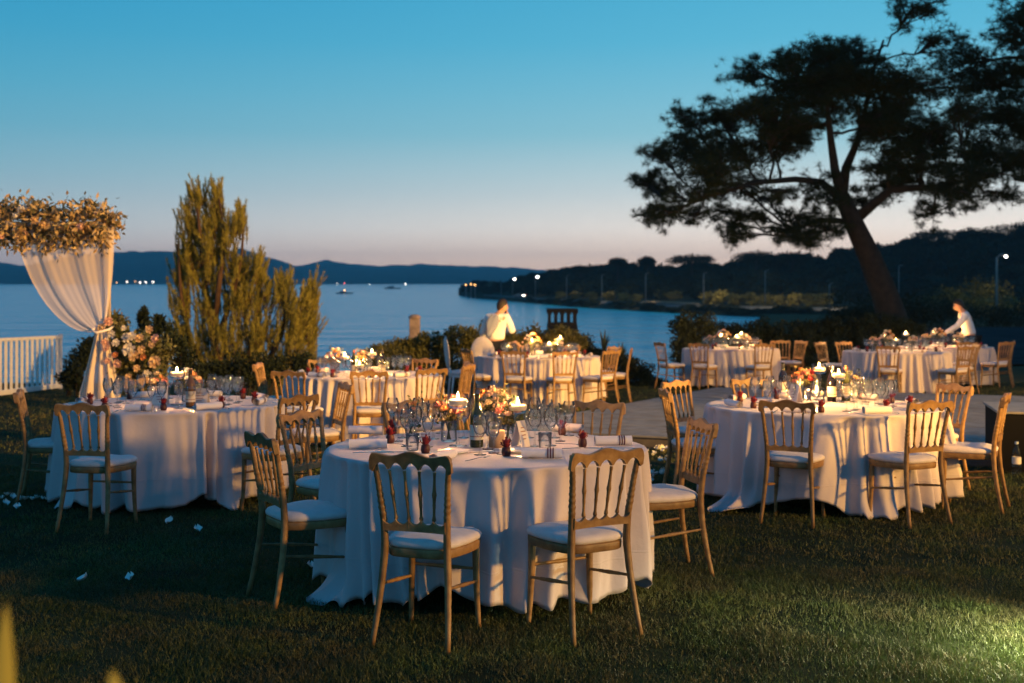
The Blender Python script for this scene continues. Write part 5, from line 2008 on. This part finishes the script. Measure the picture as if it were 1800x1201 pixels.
# ============================================================ PEOPLE
def skinned(name, joints, bones, m_, parent, root=0, sub=2):
    me = bpy.data.meshes.new(name)
    me.from_pydata([tuple(j[0]) for j in joints], bones, [])
    o = bpy.data.objects.new(name, me)
    C.objects.link(o)
    md = o.modifiers.new('skin', 'SKIN')
    md.use_smooth_shade = True
    for i, j in enumerate(joints):
        r = j[1] if hasattr(j[1], '__len__') else (j[1], j[1])
        me.skin_vertices[0].data[i].radius = r
        me.skin_vertices[0].data[i].use_root = (i == root)
    s = o.modifiers.new('sub', 'SUBSURF')
    s.levels = sub
    s.render_levels = sub
    dg = bpy.context.evaluated_depsgraph_get()
    new = bpy.data.meshes.new_from_object(o.evaluated_get(dg))
    bpy.data.objects.remove(o)
    new.name = name
    new.materials.clear()
    new.materials.append(m_)
    new.polygons.foreach_set('use_smooth', [True] * len(new.polygons))
    return link(name, new, parent)
def head_mesh(m, M):
    """head about .23 m high, face towards +x; chin, nose, ears"""
    rows = []
    for i in range(15):
        v = -PI / 2 + PI * i / 14
        z = .118 * math.sin(v)
        row = []
        for k in range(20):
            a = 2 * PI * k / 20
            rx, ry = .098 * math.cos(v), .076 * math.cos(v)
            x, y = rx * math.cos(a), ry * math.sin(a)
            fwd = math.cos(a)
            if z < -.02:
                x += .012 * max(0, fwd)
                y *= 1 - .22 * min(1, (-z - .02) / .09)
                if fwd < 0: x *= 1 - .35 * min(1, (-z - .02) / .09)
            if fwd > .93 and -.045 < z < .02: x += .022 * (1 - abs(z + .022) / .04 if abs(z + .022) < .04 else 0)     # nose
            if fwd > .85 and .012 < z < .04: x -= .007                                                               # brow hollow
            if fwd > .9 and -.075 < z < -.055: x += .006                                                              # lips
            row.append((x, y, z))
        rows.append(row)
    m.grid(rows, True, M)
    for s in (-1, 1):
        m.lathe([(.004, -.030), (.018, -.018), (.021, .006), (.015, .026), (.003, .031)], 8, M @ Matrix.Translation((-.008, s * .076, -.008)) @ Matrix.Diagonal((1.0, .38, 1, 1)))
def hair_mesh(M, m_, parent):
    m = MB()
    rows = []
    for i in range(9):
        v = -.05 + (PI / 2 + .05) * i / 8
        row = []
        for k in range(24):
            a = 2 * PI * k / 24
            low = max(0, -math.cos(a)) ** .8
            vv = v - low * .75 * (1 - i / 8) + max(0, math.cos(a)) * .62 * (1 - i / 8)
            rr = 1.10 + .015 * math.sin(k * 5 + i * 3)
            row.append((.100 * rr * math.cos(vv) * math.cos(a) - .004, .078 * rr * math.cos(vv) * math.sin(a), .120 * rr * math.sin(vv)))
        rows.append(row)
    m.grid(rows, True, M)
    m.add([M @ Vector(p) for p in rows[-1]], [tuple(range(24))])
    return m.build('hair', m_, parent)
def hand(wrist, direction, palm_n, curl, m_):
    """returns joints/bones for a hand with five bent fingers"""
    d = Vector(direction).normalized()
    n = Vector(palm_n)
    n = (n - d * n.dot(d)).normalized()
    s = d.cross(n)
    J, B = [], []
    w = Vector(wrist)
    J.append((w, (.026, .020)))
    J.append((w + d * .045, (.036, .018)))
    J.append((w + d * .085, (.036, .014)))
    B += [(0, 1), (1, 2)]
    for k, (off, ln) in enumerate(((-.030, .068), (-.010, .080), (.010, .075), (.029, .060))):
        b = w + d * .088 + s * off
        c1, c2 = curl * .8, curl * 1.9
        p1 = b + (d * math.cos(c1 * .5) + n * math.sin(c1 * .5)) * ln * .45
        p2 = p1 + (d * math.cos(c1) + n * math.sin(c1)) * ln * .32
        p3 = p2 + (d * math.cos(c2) + n * math.sin(c2)) * ln * .25
        i0 = len(J)
        J += [(b, .009), (p1, .0085), (p2, .008), (p3, .0065)]
        B += [(2, i0), (i0, i0 + 1), (i0 + 1, i0 + 2), (i0 + 2, i0 + 3)]
    i0 = len(J)
    tb = w + d * .035 - s * .034 + n * .008
    J += [(tb, .011), (tb + d * .030 - s * .018 + n * .012, .010), (tb + d * .056 - s * .020 + n * .022, .008)]
    B += [(1, i0), (i0, i0 + 1), (i0 + 1, i0 + 2)]
    return J, B
def person(name, base, label, pose):
    t = empty('person', base, 0, label, 'person')
    p = {k: Vector(v) for k, v in pose.items() if k not in ('face', 'tilt', 'hands')}
    # body (skin)
    J = [(p['pelvis'], (.15, .11)), (p['waist'], (.135, .10)), (p['chest'], (.165, .11)), (p['neck'], (.062, .062)), (p['head'] - Vector((0, 0, .05)), (.058, .058))]
    B = [(0, 1), (1, 2), (2, 3), (3, 4)]
    def chain(start, pts, rs):
        prev = start
        for q_, r in zip(pts, rs):
            J.append((q_, r))
            B.append((prev, len(J) - 1))
            prev = len(J) - 1
        return prev
    for sd in 'LR':
        chain(2, [p['sh' + sd], p['el' + sd], p['wr' + sd]], [.058, .045, .028])
        chain(0, [p['hip' + sd], p['kn' + sd], p['an' + sd], p['toe' + sd]], [.085, .058, .040, .035])
    body = skinned('body', J, B, SKIN, t)
    M = Matrix.Translation(p['head']) @ Matrix.Rotation(pose['face'], 4, 'Z') @ Matrix.Rotation(pose['tilt'], 4, 'Y')
    # join the head and hands to the body mesh
    m = MB()
    head_mesh(m, M)
    hobj = [m.build('tmp', SKIN)]
    for sd in 'LR':
        d_, n_, c_ = pose['hands'][sd]
        jj, bb = hand(p['wr' + sd], d_, n_, c_, SKIN)
        hobj.append(skinned('tmp', jj, bb, SKIN, None, 0, 1))
    vs, fs = [], []
    for o in [body] + hobj:
        b0 = len(vs)
        vs += [tuple(v.co) for v in o.data.vertices]
        fs += [tuple(i + b0 for i in f.vertices) for f in o.data.polygons]
    me = bpy.data.meshes.new('body')
    me.from_pydata(vs, [], fs)
    me.polygons.foreach_set('use_smooth', [True] * len(me.polygons))
    me.materials.append(SKIN)
    body.data = me
    for o in hobj:
        bpy.data.objects.remove(o)
    hair_mesh(M, HAIR, t)
    # shirt
    J, B = [], []
    J += [(p['pelvis'] + Vector((0, 0, .03)), (.175, .135)), (p['waist'], (.165, .128)), (p['chest'], (.195, .135)), (p['chest'].lerp(p['neck'], .72), (.085, .085))]
    B += [(0, 1), (1, 2), (2, 3)]
    for sd in 'LR':
        chain(2, [p['sh' + sd], p['sh' + sd].lerp(p['el' + sd], .5), p['el' + sd], p['el' + sd].lerp(p['wr' + sd], .5), p['wr' + sd].lerp(p['el' + sd], .06)], [.082, .070, .062, .052, .042])
    skinned('shirt', J, B, SHIRT, t)
    J, B = [], []
    J += [(p['pelvis'], (.172, .13))]
    for sd in 'LR':
        chain(0, [p['hip' + sd], p['kn' + sd], p['an' + sd] + Vector((0, 0, .03))], [.105, .085, .070])
    skinned('trousers', J, B, TROUS, t)
    for sd in 'LR':
        a, b = p['an' + sd], p['toe' + sd]
        f = (b - a)
        f.z = 0
        f.normalize()
        g0 = Vector((a.x, a.y, 0))
        skinned('shoe', [(g0 - f * .05 + Vector((0, 0, .045)), .045), (g0 + f * .06 + Vector((0, 0, .045)), .048), (g0 + f * .17 + Vector((0, 0, .030)), .032)], [(0, 1), (1, 2)], BLACKP, t, 0, 1)
    return t
# man with a phone at his ear, turned away to the right
d1 = 20.9
b1 = Vector(((872 - 900) / F * d1, d1, gz(0, d1)))
man = person('person', b1, 'man in a white shirt seen from behind, holding a phone to his ear', {
    'pelvis': (0, 0, .92), 'waist': (.0, .01, 1.06), 'chest': (.03, .0, 1.30), 'neck': (.075, .0, 1.47), 'head': (.115, .0, 1.595),
    'shL': (-.15, .06, 1.385), 'elL': (-.25, .05, 1.10), 'wrL': (-.18, .22, .93),
    'shR': (.20, -.05, 1.385), 'elR': (.30, -.02, 1.12), 'wrR': (.205, .02, 1.40),
    'hipL': (-.10, .02, .88), 'knL': (-.11, .05, .48), 'anL': (-.12, .0, .08), 'toeL': (-.06, .12, .035),
    'hipR': (.10, -.02, .88), 'knR': (.11, .01, .48), 'anR': (.12, -.04, .08), 'toeR': (.20, .06, .035),
    'face': .55, 'tilt': .12, 'hands': {'L': ((.2, .5, -.6), (1, 0, 0), .5), 'R': ((-.10, .03, 1.0), (-1, 0, 0), .45)}})
m = MB()
m.box((0, 0, 0), (.012, .07, .14), None, .004)
ph = m.build('phone', BLACKP)
ph.location = b1 + Vector((.172, .025, 1.535))
ph.rotation_euler = (0, .12, .4)
tag(ph, 'dark phone held against the ear of the man by the hedge', 'phone')
# thin grey strip standing in for the shadow on the back of his shirt
m = MB()
rows = []
for i in range(13):
    s = i / 12
    rows.append([])
    for j in range(7):
        u = j / 6 - .5
        a = Vector((-.02, -.10, 1.43)).lerp(Vector((-.13, -.165, 1.06)), s)
        wv = .045 + .075 * math.sin(PI * min(1, s * 1.1 + .05)) * (1 - .5 * s)
        rows[-1].append(tuple(b1 + a + Vector((u * 2 * wv, -.045 + .03 * abs(u) - .025 * math.sin(s * PI), .02 * math.sin(u * 9)))))
m.grid(rows)
shade_strip = m.build('shirt_shadow', SHIRTSHADE)
sm = shade_strip.modifiers.new('thick', 'SOLIDIFY')
sm.thickness = .012
tag(shade_strip, 'grey blue strip standing in for the shadow on the shirt back of the man by the hedge', 'painted shadow')
# man bending over the far right table
d2 = 24.6
b2 = Vector(((1706 - 900) / F * d2, d2, gz(0, d2)))
person('person.001', b2, 'man in a white shirt bending left over the far right table', {
    'pelvis': (0, 0, .92), 'waist': (-.03, 0, 1.07), 'chest': (-.11, 0, 1.33), 'neck': (-.185, 0, 1.50), 'head': (-.255, 0, 1.61),
    'shL': (-.17, -.17, 1.41), 'elL': (-.35, -.20, 1.18), 'wrL': (-.63, -.18, 1.02),
    'shR': (-.10, .18, 1.42), 'elR': (.07, .26, 1.18), 'wrR': (-.10, .30, .95),
    'hipL': (-.0, -.10, .88), 'knL': (-.05, -.11, .48), 'anL': (.02, -.12, .08), 'toeL': (-.14, -.13, .035),
    'hipR': (.0, .10, .88), 'knR': (.0, .11, .48), 'anR': (.10, .12, .08), 'toeR': (-.06, .13, .035),
    'face': PI, 'tilt': .32, 'hands': {'L': ((-1, 0, -.35), (0, 0, -1), .6), 'R': ((-.5, 0, -1), (-1, 0, 0), .5)}})

# ============================================================ SMALL THINGS
# black box with a grey top at the right edge, and the water bottle before it
def blackbox():
    a = G(1757, 832)
    t = empty('black_box', (a.x, a.y, a.z), math.radians(-14), 'black draped box with a pale top at the right edge of the deck', 'box')
    w, dp, h = 1.5, .9, .56
    m = MB()
    m.box((w / 2, dp / 2, h / 2), (w, dp, h), None, .01)
    m.build('body', BLACKP, t, False)
    m = MB()
    m.box((w / 2, dp / 2, h + .014), (w + .04, dp + .04, .024), None, .005)
    m.build('top', GREYP, t, False)
blackbox()
a = G(1787, 836)
t = empty('water_bottle', (a.x, a.y, a.z + .01), 0, 'clear plastic water bottle standing in front of the black box', 'bottle')
m = MB()
m.lathe([(.001, 0), (.036, 0), (.040, .01), (.040, .05), (.037, .06), (.040, .07), (.040, .19), (.037, .22), (.016, .26), (.014, .285)], 16)
m.build('body', CUPGLASS, t)
m = MB()
m.lathe([(.0165, .283), (.0165, .305), (.001, .306)], 12)
m.build('cap', mat('cap_blue', (.3, .36, .42), .5), t)
m = MB()
m.lathe([(.0405, .10), (.0405, .165)], 16)
m.build('label', WATER_CUP, t)
# a paper sheet lying on the deck under the right chair
x, y = 4.02, 12.6
m = MB()
m.box((0, 0, .003), (.42, .30, .004), None)
o = m.build('paper', mat('paper_blue', (.62, .68, .70), .6), None, False)
o.location = (x, y, gz(0, y) + .158)
o.rotation_euler = (-SL, 0, -.3)
tag(o, 'pale sheet of paper lying on the edge of the deck', 'paper')
# petals scattered on the grass
def petal_mesh(s):
    m = MB()
    rows = []
    for i in range(5):
        v = i / 4
        rows.append([((u) * s * .5 * math.sin(PI * (.12 + .80 * v)), (v - .5) * s, .012 * abs(u) * 1.6 + .010 * (v - .4) ** 2 * 4 + random.uniform(-.002, .002)) for u in (-1, -.5, 0, .5, 1)])
    m.grid(rows)
    return m.mesh('petal', PETALW)
PET = [petal_mesh(s) for s in (.055, .045, .06)]
def petal(px, py, label):
    g = G(px, py)
    o = link('petal', random.choice(PET))
    o.location = g + Vector((0, 0, .030))
    o.rotation_euler = (random.uniform(-.3, .5), random.uniform(-.4, .4), random.random() * 6)
    tag(o, label, 'petal', 'white petals scattered on the lawn')
for px, py, lb in [(147, 1029, 'single white petal on the grass in the left foreground'), (348, 940, 'white petal on the grass in front of the left table'), (298, 925, 'thin pale petal near the left table cloth'), (546, 1006, 'white petal under the side chair of the nearest table'), (230, 1027, 'tiny pale petal right of the left foreground petal'),
                   (30, 900, 'largest petal below the row at the left edge')]:
    petal(px, py, lb)
for px, py in [(4, 884), (12, 878), (22, 882), (34, 886), (44, 885), (56, 886), (63, 883), (74, 885), (84, 886), (10, 893)]:
    petal(px, py, 'white petal in the row lying at the left edge of the lawn')
for k in range(34):
    px, py = random.uniform(1128, 1180), random.uniform(785, 855)
    petal(px, py, 'white petal on the lit grass between the nearest table and the deck')
# out of focus grass blades right in front of the lens
BLADE = mat('yellow_blade', (.48, .40, .07), .6, trans=.4)
def blade(px, py, d, h, w, lean, label):
    b = P(px, 1330, d)
    t = Vector((b.x, b.y, b.z))
    m = MB()
    top = P(px, py, d) - t
    rows = []
    for i in range(9):
        s = i / 8
        ww = w * (1 - s ** 2.5) + .0005
        rows.append([(top.x * s + lean * s * s + ww * cx_, ww * cy_, top.z * s) for cx_, cy_ in ((-1, -1.0), (-.1, -.75), (.6, .1), (.9, 1.2))])
    m.grid(rows)
    o = m.build('reed_blade', BLADE)
    o.location = t
    tag(o, label, 'plant', 'blades in front of the lens')
blade(4, 1062, 1.15, .2, .0095, .004, 'blurred yellow blade of grass at the lower left edge')
blade(205, 1178, 1.1, .06, .012, -.004, 'blurred yellow blade tip at the bottom left')

# ============================================================ HAZE over the bay
m = MB()
m.box((0, 2700, 60), (9000, 5600 + 200, 140))
hz = m.build('haze', mat('haze_unused', (1, 1, 1)), None, False)
hm = bpy.data.materials.new('haze_air')
hm.use_nodes = True
t = hm.node_tree
t.nodes.clear()
pv = t.nodes.new('ShaderNodeVolumePrincipled')
pv.inputs['Color'].default_value = (.50, .82, 1.0, 1)
pv.inputs['Density'].default_value = .00017
pv.inputs['Anisotropy'].default_value = .0
oo = t.nodes.new('ShaderNodeOutputMaterial')
t.links.new(pv.outputs[0], oo.inputs['Volume'])
hz.data.materials.clear()
hz.data.materials.append(hm)
hz.location.z = -SEA * 0 + (SEA - 1.0) - (-10)
tag(hz, 'thin evening haze over the bay', 'haze', kind='stuff')
